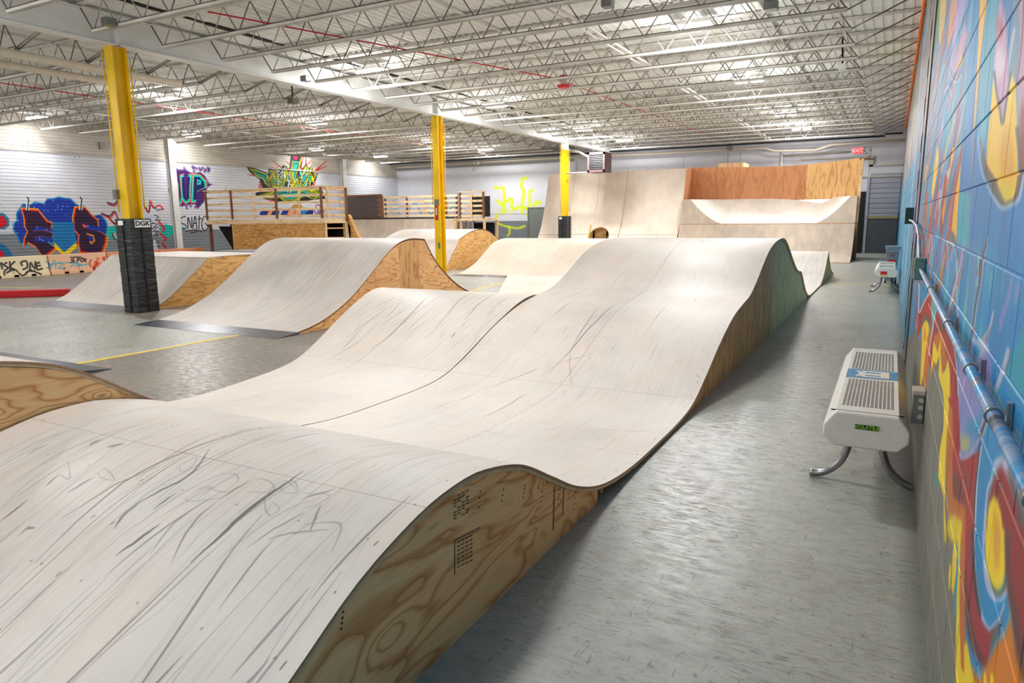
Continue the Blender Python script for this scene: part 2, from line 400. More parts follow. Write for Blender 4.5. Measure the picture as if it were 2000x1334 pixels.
P([(430,900),(520,870),(600,900),(690,780),(745,860),(740,1050),(690,1334),(690,1500),(560,1560),(440,1600),(440,1334)], (158,150,200), 12, .95, k3)
P([(680,1334),(740,1100),(800,1180),(740,1334)], (100,160,190), 8, .8, k3)
S([(525,860),(505,1000),(480,1150),(475,1165),(495,1040),(530,880)], 2, WHT, 1.5, .95, k3)
S([(425,180),(420,280),(430,390),(440,560),(435,720)], 2, (190,190,214), 1.5, .9, k3)
S([(415,370),(405,420),(430,540),(445,570)], [2,4,4,2], (80,80,110), 2, .9, k3)
# grey dado under the flames
P([(-120,600),(60,560),(60,700),(170,560),(200,840),(250,700),(330,840),(350,1000),(345,1334),(335,1560),(300,1900),(330,2350),(420,2560),(400,3200),(480,4200),(-160,4200),(-160,600)], GRY, 4, 1, k3)
for i in range(50):
    x = rng.uniform(1790, 1850); y = rng.uniform(700, 1300)
    S([(x, y), (x+3, y+80)], [1, rng.uniform(2, 7)], (int(rng.uniform(96,140)),)*2+(int(rng.uniform(88,124)),), 5, .4)
# red and orange flames
P([(55,700),(62,450),(100,330),(165,235),(188,240),(185,560),(165,490),(130,440),(100,520),(75,620)], (176,82,74), 3, 1, k3)
P([(70,640),(130,430),(165,470),(182,560),(150,510),(110,530)], (96,70,60), 5, .8, k3)
P([(130,500),(100,560),(95,800),(78,1090),(90,1120),(110,1000),(140,760),(165,600),(155,520)], (250,206,50), 3, 1, k3)
P([(120,560),(108,700),(135,700),(140,600)], (236,150,50), 4, .8, k3)
S([(165,640),(150,800),(130,1000),(115,1200)], [6,8,8,5], ORG, 5, .85, k3)
P([(160,840),(215,500),(260,330),(300,380),(345,500),(390,720),(420,950),(432,1100),(438,1340),(450,1560),(470,1900),(520,2300),(560,2560),(470,2560),(395,2100),(350,1700),(340,1334),(335,1000),(300,860),(240,620),(210,760),(180,1000)], (172,78,72), 3, 1, k3)
P([(250,500),(215,600),(330,620),(300,520)], (110,70,64), 8, .85, k3)
P([(215,640),(190,900),(165,1100),(200,960),(255,820),(290,1000),(345,860),(350,900),(380,1334),(395,1700),(340,1800),(330,1500),(340,1300),(350,1100),(310,700),(270,600)], (206,122,60), 5, .95, k3)
P([(205,690),(190,870),(175,1010),(205,880),(230,920),(262,830),(252,1020),(290,1160),(300,1240),(330,1280),(330,1450),(352,1334),(360,1000),(340,860),(318,960),(285,1000),(270,800),(275,660),(245,800)], YEL, 3, 1, k3)
P([(330,1280),(305,1334),(298,1560),(345,1560),(355,1334)], YEL, 4, .9, k3)
S([(435,560),(412,900),(425,1334),(440,1600)], [3,4,5,4], (110,54,54), 3, .8, k3)
S([(375,600),(405,800),(430,1050),(438,1334)], 2, (206,196,216), 2, .9, k3)
S([(245,330),(205,540),(165,800),(175,830)], 2, WHT, 1.5, .9, k3)
P([(70,160),(150,160),(160,240),(110,330),(72,420)], (70,150,200), 3, .9, k3)
S([(72,160),(70,430),(120,330),(185,220)], 2.4, WHT, 1.5, .9, k3)
P([(190,160),(240,180),(235,330),(200,560),(185,460)], (120,190,180), 4, .8, k3)
# crop 4: tongue, lavender pocket, blue bow
P([(320,-20),(440,-20),(455,560),(620,480),(640,430),(600,700),(595,1334),(500,1334),(515,980),(450,1000),(380,900),(390,500),(385,100)], (166,76,76), 4, 1, k4)
P([(440,-20),(700,-20),(640,240),(610,320),(560,430),(500,490),(465,490)], (150,156,206), 8, .95, k4)
P([(520,200),(620,160),(690,0),(640,260),(600,340),(500,330)], (80,160,196), 10, .8, k4)
P([(455,330),(520,360),(560,400),(510,480),(462,470)], (190,184,120), 10, .9, k4)
S([(455,480),(465,540),(530,520),(590,440),(640,350)], [3,7,7,6,4], (186,170,206), 4, .95, k4)
S([(630,320),(680,170),(740,60)], 1.8, WHT, 1, .9, k4)
S([(650,370),(700,230),(755,90)], 1.8, WHT, 1, .9, k4)
S([(636,350),(690,200),(748,70)], [6,5,4], (76,60,60), 2, .95, k4)
P([(760,100),(860,40),(1100,-100),(1100,900),(1000,800),(930,620),(850,545),(790,560),(755,640),(700,780),(690,1000),(690,1334),(590,1334),(605,1000),(640,560),(660,400)], (44,140,196), 3, 1, k4)
S([(880,340),(860,560),(830,700),(820,830)], [1.5,2.5,4,2], (30,60,110), 2, .8, k4)
S([(655,430),(625,640),(605,900),(588,1334)], 3, (200,206,226), 2, .95, k4)
S([(640,390),(615,640),(590,900),(578,1334)], 3, (60,48,52), 2, .9, k4)
P([(380,700),(540,700),(530,960),(450,980),(390,930)], (104,62,58), 12, .7, k4)
S([(420,600),(480,780),(530,980)], 2, (224,84,74), 2, .8, k4)
S([(545,1000),(530,1150),(505,1334)], [3,6,5], (176,50,46), 3, .8, k4)
P([(300,-20),(345,-20),(350,100),(330,330),(315,620),(310,1000),(330,1334),(300,1334),(300,900),(250,720),(262,480),(300,260)], YEL, 4, 1, k4)
P([(350,60),(385,120),(380,500),(385,900),(500,1000),(510,1334),(450,1334),(460,1150),(420,1100),(380,1150),(330,1050),(318,700),(330,350)], (204,118,58), 5, .95, k4)
P([(340,1120),(330,1240),(380,1334),(460,1334),(475,1130),(410,1080),(370,1080)], YEL, 6, .9, k4)
S([(238,670),(228,760),(225,820)], [3,6,2], (70,150,170), 4, .8, k4)
P([(700,1060),(760,1000),(720,1334),(740,900),(790,900),(840,1100),(860,1334),(690,1334)], YEL, 4, .95, k4)
# ring with a yellow heart, low on the wall
P([(820,560),(760,660),(720,800),(690,1000),(685,1334),(660,1334),(680,1000),(745,690),(770,580)], (196,204,226), 3, .9, k4)
S([(752,720),(705,860),(690,1100),(680,1334)], 3, (196,200,226), 2, .95, k4)
P([(800,620),(900,600),(1000,900),(1100,1200),(1100,1600),(760,1600),(700,1334),(720,900),(760,760)], (150,66,66), 6, 1, k4)
S([(770,640),(830,560),(880,600),(940,740),(1010,950),(1080,1200)], [10,16,18,16,14,14], (196,202,224), 6, .95, k4)
S([(900,640),(960,850),(1020,1050),(1070,1300)], [6,12,16,16], (76,66,68), 7, .85, k4)
S([(830,700),(820,820),(790,900)], [3,5,2], (90,30,40), 3, .8, k4)
P([(765,890),(720,960),(700,1150),(690,1334),(690,1400),(860,1400),(860,1334),(830,1060),(800,920)], (60,54,48), 5, .9, k4)
P([(660,-20),(830,-20),(838,120),(832,330),(810,470),(760,520),(710,470),(670,350),(655,160)], (250,220,92), 5, 1, k5)
P([(765,895),(720,980),(705,1150),(695,1300),(860,1300),(835,1060),(800,930)], (250,220,92), 5, 1, k4)
P([(770,1040),(760,1200),(765,1300),(830,1300),(815,1100)], (226,160,70), 9, .7, k4)
P([(740,-20),(720,120),(740,300),(780,300),(790,60),(780,-20)], (226,160,70), 9, .7, k5)
S([(665,330),(690,440),(740,530),(790,540),(835,460),(850,330)], [4,6,8,8,6,4], (104,104,50), 4, .85, k5)
P([(560,-20),(645,-20),(640,160),(650,330),(690,480),(740,600),(800,610),(830,590),(790,720),(740,800),(690,840),(640,790),(600,640),(570,400)], (40,140,196), 2, 1, k5)
S([(560,-20),(560,200),(575,420),(605,640),(650,800),(690,850),(740,810),(790,730),(825,620)], [3,3,3,4,6,9,7,5,4], (190,198,224), 3, .95, k5)
S([(635,-20),(640,200),(665,420),(700,540),(745,600),(800,590),(845,510),(855,430)], [3,4,8,9,9,8,5,3], (198,196,224), 3, .95, k5)
P([(470,-20),(545,-20),(550,250),(575,520),(620,780),(690,880),(740,840),(700,980),(690,1130),(650,1200),(590,1100),(520,900),(480,600),(470,300)], (160,70,76), 4, .97, k5)
S([(545,-20),(548,250),(570,500),(610,740)], [5,6,7,6], (58,40,48), 4, .9, k5)
S([(475,300),(490,650),(540,950),(620,1140),(670,1180)], [4,9,14,14,8], (84,46,44), 6, .85, k5)
P([(840,470),(870,330),(830,0),(1000,-60),(1100,200),(1100,1400),(1000,1334),(930,1100),(900,860),(870,620)], (150,68,66), 7, .95, k5)
S([(850,0),(860,300),(880,520),(920,760),(960,1050),(1000,1300)], [12,12,10,12,16,20], (82,60,56), 8, .85, k5)
S([(920,30),(890,250),(865,440)], 2.5, (176,20,26), 1.5, .95, k5)
P([(700,1110),(760,980),(830,900),(870,760),(900,900),(930,1100),(990,1334),(1010,1500),(420,1500),(440,1334),(480,1100),(500,1000),(520,1180),(600,1300),(650,1200)], (222,130,54), 8, .95, k5)
P([(700,1120),(720,1000),(790,860),(830,640),(800,760),(700,900),(700,1000)], (84,66,50), 8, .85, k5)
P([(410,-20),(440,-20),(430,300),(425,600),(430,900),(470,1150),(530,1334),(600,1500),(400,1500),(390,1200),(395,900),(400,600),(415,300)], YEL, 5, .97, k5)
P([(440,0),(480,0),(470,500),(480,950),(470,1250),(440,1200),(430,900),(430,400)], (206,110,52), 4, .95, k5)
P([(465,1000),(490,960),(530,1200),(560,1334),(470,1334)], YEL, 4, .95, k5)
P([(640,1250),(660,1230),(680,1500),(640,1500)], YEL, 4, .95, k5)
P([(700,1250),(725,1250),(725,1500),(695,1500)], YEL, 4, .95, k5)
P([(380,60),(400,160),(400,330),(370,560),(355,480),(365,200)], YEL, 3, .97, k5)
P([(340,270),(355,300),(345,500),(330,520),(330,380)], YEL, 3, .95, k5)
P([(150,0),(330,0),(300,600),(390,1400),(170,1400),(130,700)], (116,118,110), 18, .5, k5)
# far length of the wall: pilaster band, then narrow drips of every colour
def strip(y0, y1, z0, z1, c, soft=2, alpha=1):
    u0, u1 = cvR.fu(y0)*cvR.W, cvR.fu(y1)*cvR.W; v0, v1 = cvR.fv(z0)*cvR.H, cvR.fv(z1)*cvR.H
    cvR.polyuv(np.array([(u0,v0),(u1,v0),(u1,v1),(u0,v1)]), c, soft, alpha)
strip(8.05, 33, -.1, 5.1, (150,146,146), 1)
strip(9.3, 33, -.1, 2.4, (74,152,186), 6, .95)
strip(7.95, 8.06, -.1, 5.1, (60,44,40), 1, .8)
strip(8.15, 9.3, -.1, 1.3, (92,88,94), 3, .9)
strip(8.2, 8.7, 1.5, 4.2, (196,110,60), 5, .55)
strip(8.2, 9.8, 1.2, 2.4, (104,90,150), 6, .6)
for i in range(260):
    y = 8.3*math.exp(rng.uniform(0, 1.35)); h = rng.uniform(.2, 1.8); z = rng.uniform(-.2, 5.0)
    c = [(176,172,170),(120,104,86),(200,200,210),(150,120,96),(92,84,80),(70,120,160),(196,190,200),(150,140,190),(214,190,90),(60,130,170),(110,140,120),(120,110,150)][rng.randint(12)]
    if z < 2.2: c = [(74,160,196),(60,140,180),(130,140,190),(120,180,200),(150,130,180),(96,150,180),(190,190,210)][rng.randint(7)]
    strip(y, y*rng.uniform(1.01, 1.035), z, z+h, c, 2, .75)
for y, z0, z1, c in ((17.5,2.6,4.7,(226,214,70)),(24,1.5,3.6,(232,180,110)),(15,3.2,4.9,(60,60,70)),(12.0,.2,2.6,(200,204,220)),(11,3.6,5,(90,70,60)),(27,.3,2.2,(180,180,190))):
    strip(y, y*1.03, z0, z1, c, 1, .95)
for i in range(60):     # grime and chips along the foot and over the whole wall
    x = rng.uniform(.9, 9); z = rng.uniform(0, .5); strip(x, x*1.01, z, z+rng.uniform(.03,.25), (88,80,70), 2, .35)
IM_R = cvR.image('aisle_mural')

def mural_mat(name, cv, im, mode, u0, u1, vmax, bump_scale=60, rough=.42, amount=1.0, sat=1.0, val=1.0):
    t = NT(name); g = t.new('ShaderNodeNewGeometry').outputs['Position']
    sp = t.new('ShaderNodeSeparateXYZ'); t.L(g, sp.inputs[0])
    if mode == 'log':
        u = t.math('DIVIDE', t.math('LOGARITHM', t.math('DIVIDE', t.math('MAXIMUM', sp.outputs['Y'], u0), u0), math.e), math.log(u1/u0))
    else:
        u = t.math('DIVIDE', t.math('SUBTRACT', sp.outputs[mode], u0), u1-u0)
    v = t.math('DIVIDE', sp.outputs['Z'], vmax)
    cb = t.new('ShaderNodeCombineXYZ'); t.L(u, cb.inputs[0]); t.L(v, cb.inputs[1])
    tx = t.new('ShaderNodeTexImage', image=im, extension='EXTEND', interpolation='Linear'); t.L(cb.outputs[0], tx.inputs[0])
    wv = t.coord('World'); n = t.noise(wv, 3.0, 6, .6)
    hs = t.new('ShaderNodeHueSaturation'); hs.inputs['Saturation'].default_value = sat; hs.inputs['Value'].default_value = val; t.L(tx.outputs[0], hs.inputs['Color'])
    t.col(t.mix(.14*amount, hs.outputs[0], t.ramp(n, [(.3, rgb(70,70,72)), (.7, rgb(230,230,230))]), 'OVERLAY'))
    t.rough(rough); t.bump(t.noise(wv, bump_scale, 4), .25, .003)
    return t.m
M_mural = mural_mat('mural_paint_on_block', cvR, IM_R, 'log', LY0, LY1, 5.1, rough=.5, sat=1.22, val=.82)

# ---- the left wall: graffiti on white siding
cvL = Canvas(2500, 560, lambda y: (y-8)/25.0, lambda z: z/5.1, 'x', LEFTX, (206,208,214))
q4 = crop(0,250,4.302); q5 = crop(300,270,4.348)
def PL(pts, c, soft=.6, alpha=1, k=None): cvL.poly(k(pts) if k else pts, c, soft, alpha)
def SL(pts, wd, c, soft=.6, alpha=1, k=None, sm=True):
    q = spline(pts, 5) if sm and len(pts) > 2 else pts
    cvL.poly(off_poly(k(q) if k else q, wd), c, soft, alpha)
def rect(z0, z1, c, y0=8, y1=33, cv=cvL, umin=8, span=25.0):
    a = np.array([((y0-umin)/span*cv.W, z0/5.1*cv.H), ((y1-umin)/span*cv.W, z0/5.1*cv.H), ((y1-umin)/span*cv.W, z1/5.1*cv.H), ((y0-umin)/span*cv.W, z1/5.1*cv.H)])
    cv.polyuv(a, c, 0, 1)
rect(3.93, 5.1, (188,182,172)); rect(0, 1.27, (126,132,138))
cy = [(165,690),(200,640),(260,650),(300,625),(370,640),(400,600),(450,600),(490,585),(540,595),(590,600),(640,650),(700,660),(740,740),(790,740),(840,730),(880,780),(900,850),(890,940),(800,960),(700,1000),(500,960),(250,970),(175,960),(150,900),(118,850),(125,800),(150,780),(145,720)]
PL([(450+(x-450)*1.035, 780+(y-780)*1.05) for x, y in cy], (50,140,190), 1, 1, q4)
PL(cy, (34,60,160), 1, 1, q4)
for i in range(95):
    x, y = rng.uniform(140, 880), rng.uniform(600, 960); SL([(x, y), (x+6, y+3)], 1.6, (230,236,250), .4, 1, q4, False)
E_ = [(192,690),(320,700),(390,790),(428,800),(425,852),(300,822),(272,872),(360,862),(440,880),(432,925),(330,905),(285,925),(300,955),(400,965),(460,1005),(362,1078),(300,990),(236,955),(212,992),(214,930),(240,870),(218,835),(214,770)]
S_ = [(640,680),(720,680),(770,740),(815,780),(820,830),(770,820),(690,800),(700,830),(740,850),(830,870),(885,900),(880,960),(850,1040),(760,1045),(680,1035),(665,960),(670,900),(630,850),(625,760)]
for G in (E_, S_):
    cxm = sum(p[0] for p in G)/len(G); cym = sum(p[1] for p in G)/len(G)
    PL([(cxm+(x-cxm)*1.16, cym+(y-cym)*1.12) for x, y in G], (246,196,30), 0, 1, q4)
    PL([(cxm+(x-cxm)*1.11, cym+(y-cym)*1.08) for x, y in G], (238,100,90), 0, 1, q4)
    PL(G, (44,20,54), 0, 1, q4)

PL([(690,800),(740,830),(700,840)], (240,110,80), 0, 1, q4); PL([(720,880),(790,900),(800,950),(770,980),(750,960),(760,930)], (236,150,60), 0, 1, q4); PL([(735,895),(785,915),(785,950),(765,960)], (50,70,170), 0, 1, q4)
PL([(440,790),(620,790),(640,960),(600,1010),(545,1060),(480,1010),(440,960)], (40,120,180), 0, 1, q4)      # plain blue filler between the letters
PL([(455,960),(540,1045),(640,960),(650,1000),(550,1085),(460,1010)], (246,210,40), 0, 1, q4)
for x in (232, 678):
    PL([(x-14,625),(x+14,625),(x+16,690),(x-14,690)], (220,224,230), 0, 1, q4); SL([(x-6,580),(x+8,600),(x+4,650),(x,690)], 2.2, (20,20,24), .3, 1, q4)
PL([(-40,712),(30,715),(75,760),(78,820),(40,850),(-40,850)], (40,130,170), 1, 1, q4); PL([(-40,735),(20,735),(55,770),(58,810),(25,840),(-40,835)], (200,24,36), .5, 1, q4)
PL([(-40,960),(40,985),(90,1040),(120,1110),(-40,1110)], (30,110,160), 1, 1, q4); PL([(-40,1000),(30,1040),(60,1110),(-40,1110)], (200,24,50), .5, 1, q4)
for x, y in ((20,905),(60,910),(40,930),(100,805)): SL([(x,y),(x+6,y+3)], 5, (70,150,170), 1, .9, q4, False)
PL([(900,830),(960,820),(1040,830),(1040,930),(960,945),(920,930),(890,890)], (70,180,168), 1, 1, q4)
PL([(1340,820),(1400,810),(1470,830),(1540,830),(1560,855),(1470,870),(1440,910),(1380,915),(1340,880)], (70,180,168), 1, 1, q4)
for pts in ([(900,625),(960,640),(990,600)], [(850,715),(920,740),(960,700),(990,760),(1010,820)], [(900,730),(950,790),(990,810),(1020,780)]):
    SL(pts, 2.4, (40,36,40), .4, 1, q4); SL([(x+6, y+14) for x, y in pts], 2.2, (214,50,56), .6, .9, q4)
PL([(950,885),(1030,880),(1040,960),(990,950)], (186,190,206), .4, 1, q4); SL([(945,880),(960,930),(1030,960)], 2.4, (120,30,40), .4, 1, q4); SL([(970,895),(1030,890),(1035,930)], 1.6, (40,40,44), .3, 1, q4)
SL([(1205,640),(1250,700),(1262,610),(1290,670),(1340,650),(1375,690)], 2.6, (226,40,50), .5, 1, q4)
SL([(1215,660),(1250,715),(1270,650),(1320,690),(1370,680)], 1.6, (34,34,38), .3, 1, q4)
PL([(1225,740),(1310,730),(1340,790),(1290,900),(1340,1030),(1250,1035),(1225,900)], (196,200,216), .4, 1, q4)
for k in range(9):
    x, y = 1225+rng.uniform(0,90), 730+k*32
    SL([(x,y),(x+40,y+18),(x+15,y+46),(x+60,y+40)], 1.5, (24,22,30), .3, 1, q4)
SL([(1330,780),(1380,850),(1340,880),(1395,930),(1360,960),(1395,1010),(1380,1035)], 3.4, (206,30,40), .5, 1, q4)
SL([(1320,800),(1365,850),(1330,890),(1375,930),(1345,975),(1375,1020)], 3.2, (206,206,200), .4, 1, q4)
SL([(1320,800),(1365,850),(1330,890),(1375,930),(1345,975),(1375,1020)], 1.2, (24,22,30), .3, 1, q4)
# purple cloud with turquoise letters
PL([(1425,350),(1460,330),(1500,350),(1560,350),(1620,385),(1680,370),(1720,400),(1760,470),(1790,470),(1740,500),(1725,560),(1715,620),(1660,680),(1640,640),(1560,650),(1500,660),(1440,640),(1430,560),(1415,520),(1450,480),(1412,400)], (72,40,98), 1.6, 1, q4)
for i in range(26):
    x, y = rng.uniform(1425,1760), rng.choice([345, 660])+rng.uniform(-15,15); SL([(x,y),(x+rng.uniform(-20,20),y+rng.uniform(-30,30))], 4, (80,46,106), 1.5, .8, q4, False)
for L_ in ([(1440,380),(1475,400),(1500,480),(1500,560),(1530,600),(1520,640),(1490,620),(1470,540),(1450,560)],
           [(1515,400),(1545,390),(1540,470),(1560,590),(1580,590),(1570,470),(1585,390),(1610,395),(1600,500),(1600,610),(1560,635),(1530,600),(1520,500)],
           [(1620,390),(1680,395),(1735,450),(1735,500),(1680,520),(1650,540),(1650,620),(1610,625),(1615,500)]):
    PL([(sum(p[0] for p in L_)/len(L_)*(-.1)+x*1.1, sum(p[1] for p in L_)/len(L_)*(-.07)+y*1.07) for x, y in L_], (226,130,80), 0, 1, q4)
    PL(L_, (64,196,186), 0, 1, q4)
    cxm = sum(p[0] for p in L_)/len(L_); cym = sum(p[1] for p in L_)/len(L_)
    PL([(cxm+(x-cxm)*.74, cym+(y-cym)*.84) for x, y in L_], (34,34,84), 0, 1, q4)
PL([(1655,430),(1690,440),(1690,475),(1655,480)], (64,196,186), 0, 1, q4); PL([(1662,445),(1680,452),(1664,468)], (72,40,98), 0, 1, q4)
# black tag: S N A T O
for pts in ([(1560,740),(1520,760),(1525,800),(1560,815),(1560,845),(1520,850)], [(1580,850),(1580,750),(1610,840),(1612,745)], [(1620,845),(1640,740),(1655,850)], [(1630,800),(1655,800)],
            [(1675,735),(1672,850)], [(1660,765),(1695,760)], [(1715,740),(1695,800),(1710,860),(1740,850),(1750,800),(1735,750),(1712,740)], [(1725,800),(1770,850)], [(1560,870),(1640,855),(1700,875)], [(1600,880),(1660,872)]):
    SL(pts, 1.9, (20,20,22), .3, 1, q4)
# green and yellow wildstyle high above the railing
for i in range(16):
    a = rng.uniform(0, 6.28); x, y = 1130+rng.uniform(-120,200), 330; SL([(x,y),(x+math.cos(a)*240,y-abs(math.sin(a))*190)], [4,1], (204,34,44), .5, .95, q5, False)
PL([(880,480),(900,360),(990,340),(1000,250),(1060,300),(1110,230),(1160,270),(1200,150),(1250,190),(1260,280),(1310,300),(1390,300),(1370,400),(1430,510),(1340,520),(1180,540),(1000,540),(900,500)], (204,34,44), 1.2, .5, q5)
PL([(860,470),(930,430),(900,350),(820,290),(790,245),(860,255),(985,300),(975,240),(1010,270),(1050,320),(1100,225),(1150,270),(1165,150),(1255,145),(1255,215),(1240,290),(1290,225),(1330,260),(1310,300),(1395,300),(1380,350),(1330,420),(1440,515),(1340,525),(1220,550),(1100,550),(1000,525),(890,500)], (20,24,24), .5, 1, q5)
spk = [[(800,250),(860,260),(960,300),(990,330),(985,370),(1000,420),(960,400),(930,350),(880,330),(840,290)],
       [(980,250),(1010,290),(1030,360),(1060,330),(1120,240),(1150,290),(1130,360),(1100,420),(1060,440),(1000,420)],
       [(1180,160),(1250,150),(1250,220),(1215,300),(1240,420),(1180,420),(1150,330),(1165,240)],
       [(1230,330),(1290,230),(1320,260),(1290,310),(1390,300),(1370,350),(1310,400),(1250,420)],
       [(880,490),(960,460),(1040,430),(1400,430),(1435,515),(1380,510),(1300,480),(1210,540),(1110,545),(1060,500),(1000,520)]]
for G in spk:
    cxm = sum(p[0] for p in G)/len(G); cym = sum(p[1] for p in G)/len(G)
    PL([(cxm+(x-cxm)*1.1, cym+(y-cym)*1.1) for x, y in G], (18,22,22), .5, 1, q5)
    PL(G, (118,124,24), 0, 1, q5); PL([(cxm+(x-cxm)*.62, cym+(y-cym)*.62-6) for x, y in G], (44,150,140), 0, 1, q5)
    SL([(cxm+(x-cxm)*.8, cym+(y-cym)*.8) for x, y in G], 1.3, (216,206,40), .4, 1, q5)
    SL([(cxm+(x-cxm)*.45, cym+(y-cym)*.5) for x, y in G[:5]], 1.6, (16,20,20), .3, 1, q5)
for i in range(14):
    x, y = rng.uniform(960,1370), rng.uniform(270,420); SL([(x,y),(x+rng.uniform(-60,60),y+rng.uniform(30,90))], 2.2, [(18,22,22),(216,206,40),(44,150,140),(230,236,230)][i%4], .4, 1, q5, False)
for i in range(34):      # interlocking shards
    x, y = rng.uniform(960,1370), rng.uniform(260,430); a = rng.uniform(-1.2,.2)-1.0; L_ = rng.uniform(30,75); w_ = rng.uniform(7,13)
    dx, dy = math.cos(a), math.sin(a); G = [(x-dx*L_,y-dy*L_),(x-dy*w_,y+dx*w_),(x+dx*L_,y+dy*L_),(x+dy*w_,y-dx*w_)]
    PL([(x+(p-x)*1.25, y+(q-y)*1.25) for p, q in G], (18,22,22), .2, 1, q5); PL(G, [(118,124,24),(150,150,30),(40,150,140),(90,100,20),(206,196,40)][i%5], 0, 1, q5)
    SL([G[0], (x-dy*w_*.5, y+dx*w_*.5), G[2]], 1.0, [(230,236,230),(216,206,40)][i%2], .2, .9, q5)
PL([(1170,145),(1250,145),(1240,200),(1180,190)], (30,30,50), .5, 1, q5); PL([(1185,150),(1230,150),(1220,185),(1190,180)], (170,30,70), .5, 1, q5)
for x0, c in ((900,(60,70,150)),(960,(236,170,140)),(1000,(40,50,130)),(1080,(60,70,150)),(1130,(236,170,140)),(1190,(236,170,140)),(1230,(60,130,190)),(1290,(40,50,130)),(1380,(150,130,190))):
    PL([(x0,650),(x0+30,600),(x0+70,615),(x0+60,665)], c, .5, 1, q5); SL([(x0,650),(x0+30,600),(x0+70,615)], 1.2, (40,36,60), .3, .9, q5)
PL([(1000,600),(1030,570),(1060,600)], (196,150,100), .4, 1, q5); PL([(1160,600),(1190,560),(1250,560),(1280,600)], (186,146,90), .4, 1, q5)
SL([(1370,600),(1390,565),(1415,580),(1410,640),(1375,650),(1370,600)], 1.8, (150,40,80), .4, 1, q5)
for x, y in ((212,130),(216,155),(212,180),(650,245)): SL([(x-22,y),(x-16,y)], 2, (50,46,44), .3, .9, q4, False); SL([(x+16,y),(x+22,y)], 2, (50,46,44), .3, .9, q4, False)
IM_L = cvL.image('siding_graffiti'); M_left = mural_mat('painted_siding', cvL, IM_L, 'Y', 8.0, 33.0, 5.1, 40, .65, .8, 1.15, .97)

# ---- the far wall
cvF = Canvas(2000, 420, lambda x: (x+25.0)/25.4, lambda z: z/5.1, 'y', FARY, (212,214,221))
def RF(x0, x1, z0, z1, c):
    cvF.polyuv(np.array([((x+25)/25.4*cvF.W, z/5.1*cvF.H) for x, z in ((x0,z0),(x1,z0),(x1,z1),(x0,z1))]), c, 0, 1)
RF(-25, .4, 4.3, 5.1, (150,152,150)); RF(-25, -14, 0, 1.45, (120,126,132)); RF(-14, .4, 0, 1.6, (96,102,110)); RF(-14, .4, 1.6, 5.1, (196,198,206))
RF(-25, -14.8, 1.78, 1.81, (110,112,118))
qf = crop(640,280,4.348)
def SF(pts, wd, c, soft=1, alpha=1, k=qf): cvF.poly(off_poly(k(spline(pts,5) if len(pts) > 2 else pts), wd), c, soft, alpha)
NY = (214,232,40)
for pts, wd in (([(1410,375),(1460,380),(1490,380),(1500,450),(1495,540),(1500,600)], 5), ([(1700,290),(1655,305),(1645,360),(1665,420),(1655,500),(1650,600)], 6), ([(1750,395),(1715,410),(1715,500),(1710,560)], 5),
                ([(1440,480),(1480,520),(1560,470),(1570,560),(1640,540),(1700,560)], 6), ([(1750,540),(1770,505),(1815,505)], 7), ([(1690,600),(1760,650),(1790,600),(1720,620)], 6), ([(1430,600),(1450,680),(1600,720),(1680,700)], 4), ([(1540,700),(1545,760),(1520,790)], 4)):
    SF(pts, wd, NY, 2, .9)
for pts in ([(1430,620),(1500,560),(1560,600)],): SF(pts, 8, NY, 5, .35)
for pts in ([(500,600),(540,560),(620,600)], [(670,600),(740,510),(800,600),(760,560)], [(820,560),(880,600),(900,560)], [(1010,590),(1060,540),(1090,560),(1090,600)]):
    SF(pts, 1.6, (60,130,170), .5, .9)
IM_F = cvF.image('far_wall_paint'); M_far = mural_mat('far_wall_paint', cvF, IM_F, 'X', -25.0, .4, 5.1, 30, .55, .8)

# ---- barrier graffiti
BX = -22.7
cvB = Canvas(1800, 150, lambda y: (y-9)/9.0, lambda z: z/.75, 'x', BX, (222,190,150))
for y0, y1, c in ((9,12.1,(232,214,178)), (12.1,13.95,(226,180,146)), (13.95,18,(214,140,100))):
    cvB.polyuv(np.array([((y-9)/9*1800, v*150) for y, v in ((y0,-.1),(y1,-.1),(y1,1.1),(y0,1.1))]), c, 1, 1)
def SB(pts, wd, c, alpha=1): cvB.poly(off_poly(q4(spline(pts,5)), wd), c, 1, alpha)
for pts in ([(-40,1130),(-10,1200),(20,1130)], [(30,1130),(30,1190)], [(75,1130),(45,1150),(80,1175),(50,1200),(40,1240)], [(95,1120),(95,1210)], [(140,1120),(100,1165),(160,1210)], [(200,1160),(190,1130),(235,1120),(240,1170),(200,1190)],
            [(260,1200),(270,1130),(300,1190),(310,1120)], [(350,1130),(320,1140),(325,1190),(370,1180)], [(325,1160),(355,1155)], [(60,1220),(130,1190),(190,1240),(260,1200),(350,1230)]):
    SB(pts, 3.4, (50,46,42))
for pts in ([(390,1120),(440,1150),(400,1180)], [(430,1190),(470,1110),(480,1180)], [(490,1130),(540,1140),(500,1180),(560,1175)], [(420,1150),(600,1130),(700,1150),(770,1140)], [(600,1170),(650,1140),(700,1170)], [(640,1130),(690,1150),(640,1160)]):
    SB(pts, 1.8, (60,160,190))
for pts in ([(640,1095),(610,1110),(640,1120),(600,1135)], [(660,1130),(665,1095),(685,1100),(665,1115)], [(700,1095),(690,1120),(715,1120),(710,1095)], [(740,1100),(720,1110),(740,1130)], [(600,1090),(680,1085),(740,1110)]):
    SB(pts, 1.9, (24,22,24))
for i in range(34):
    x, y = rng.uniform(770,1060), rng.uniform(1075,1200); SB([(x,y),(x+rng.uniform(-20,30),y+rng.uniform(5,30)),(x+rng.uniform(-30,40),y+rng.uniform(20,70))], 2.6, [(206,50,30),(222,90,50),(180,30,20)][i%3])
IM_B = cvB.image('barrier_graffiti'); M_barrier = mural_mat('barrier_plastic', cvB, IM_B, 'Y', 9.0, 18.0, .75, 20, .4, .4)

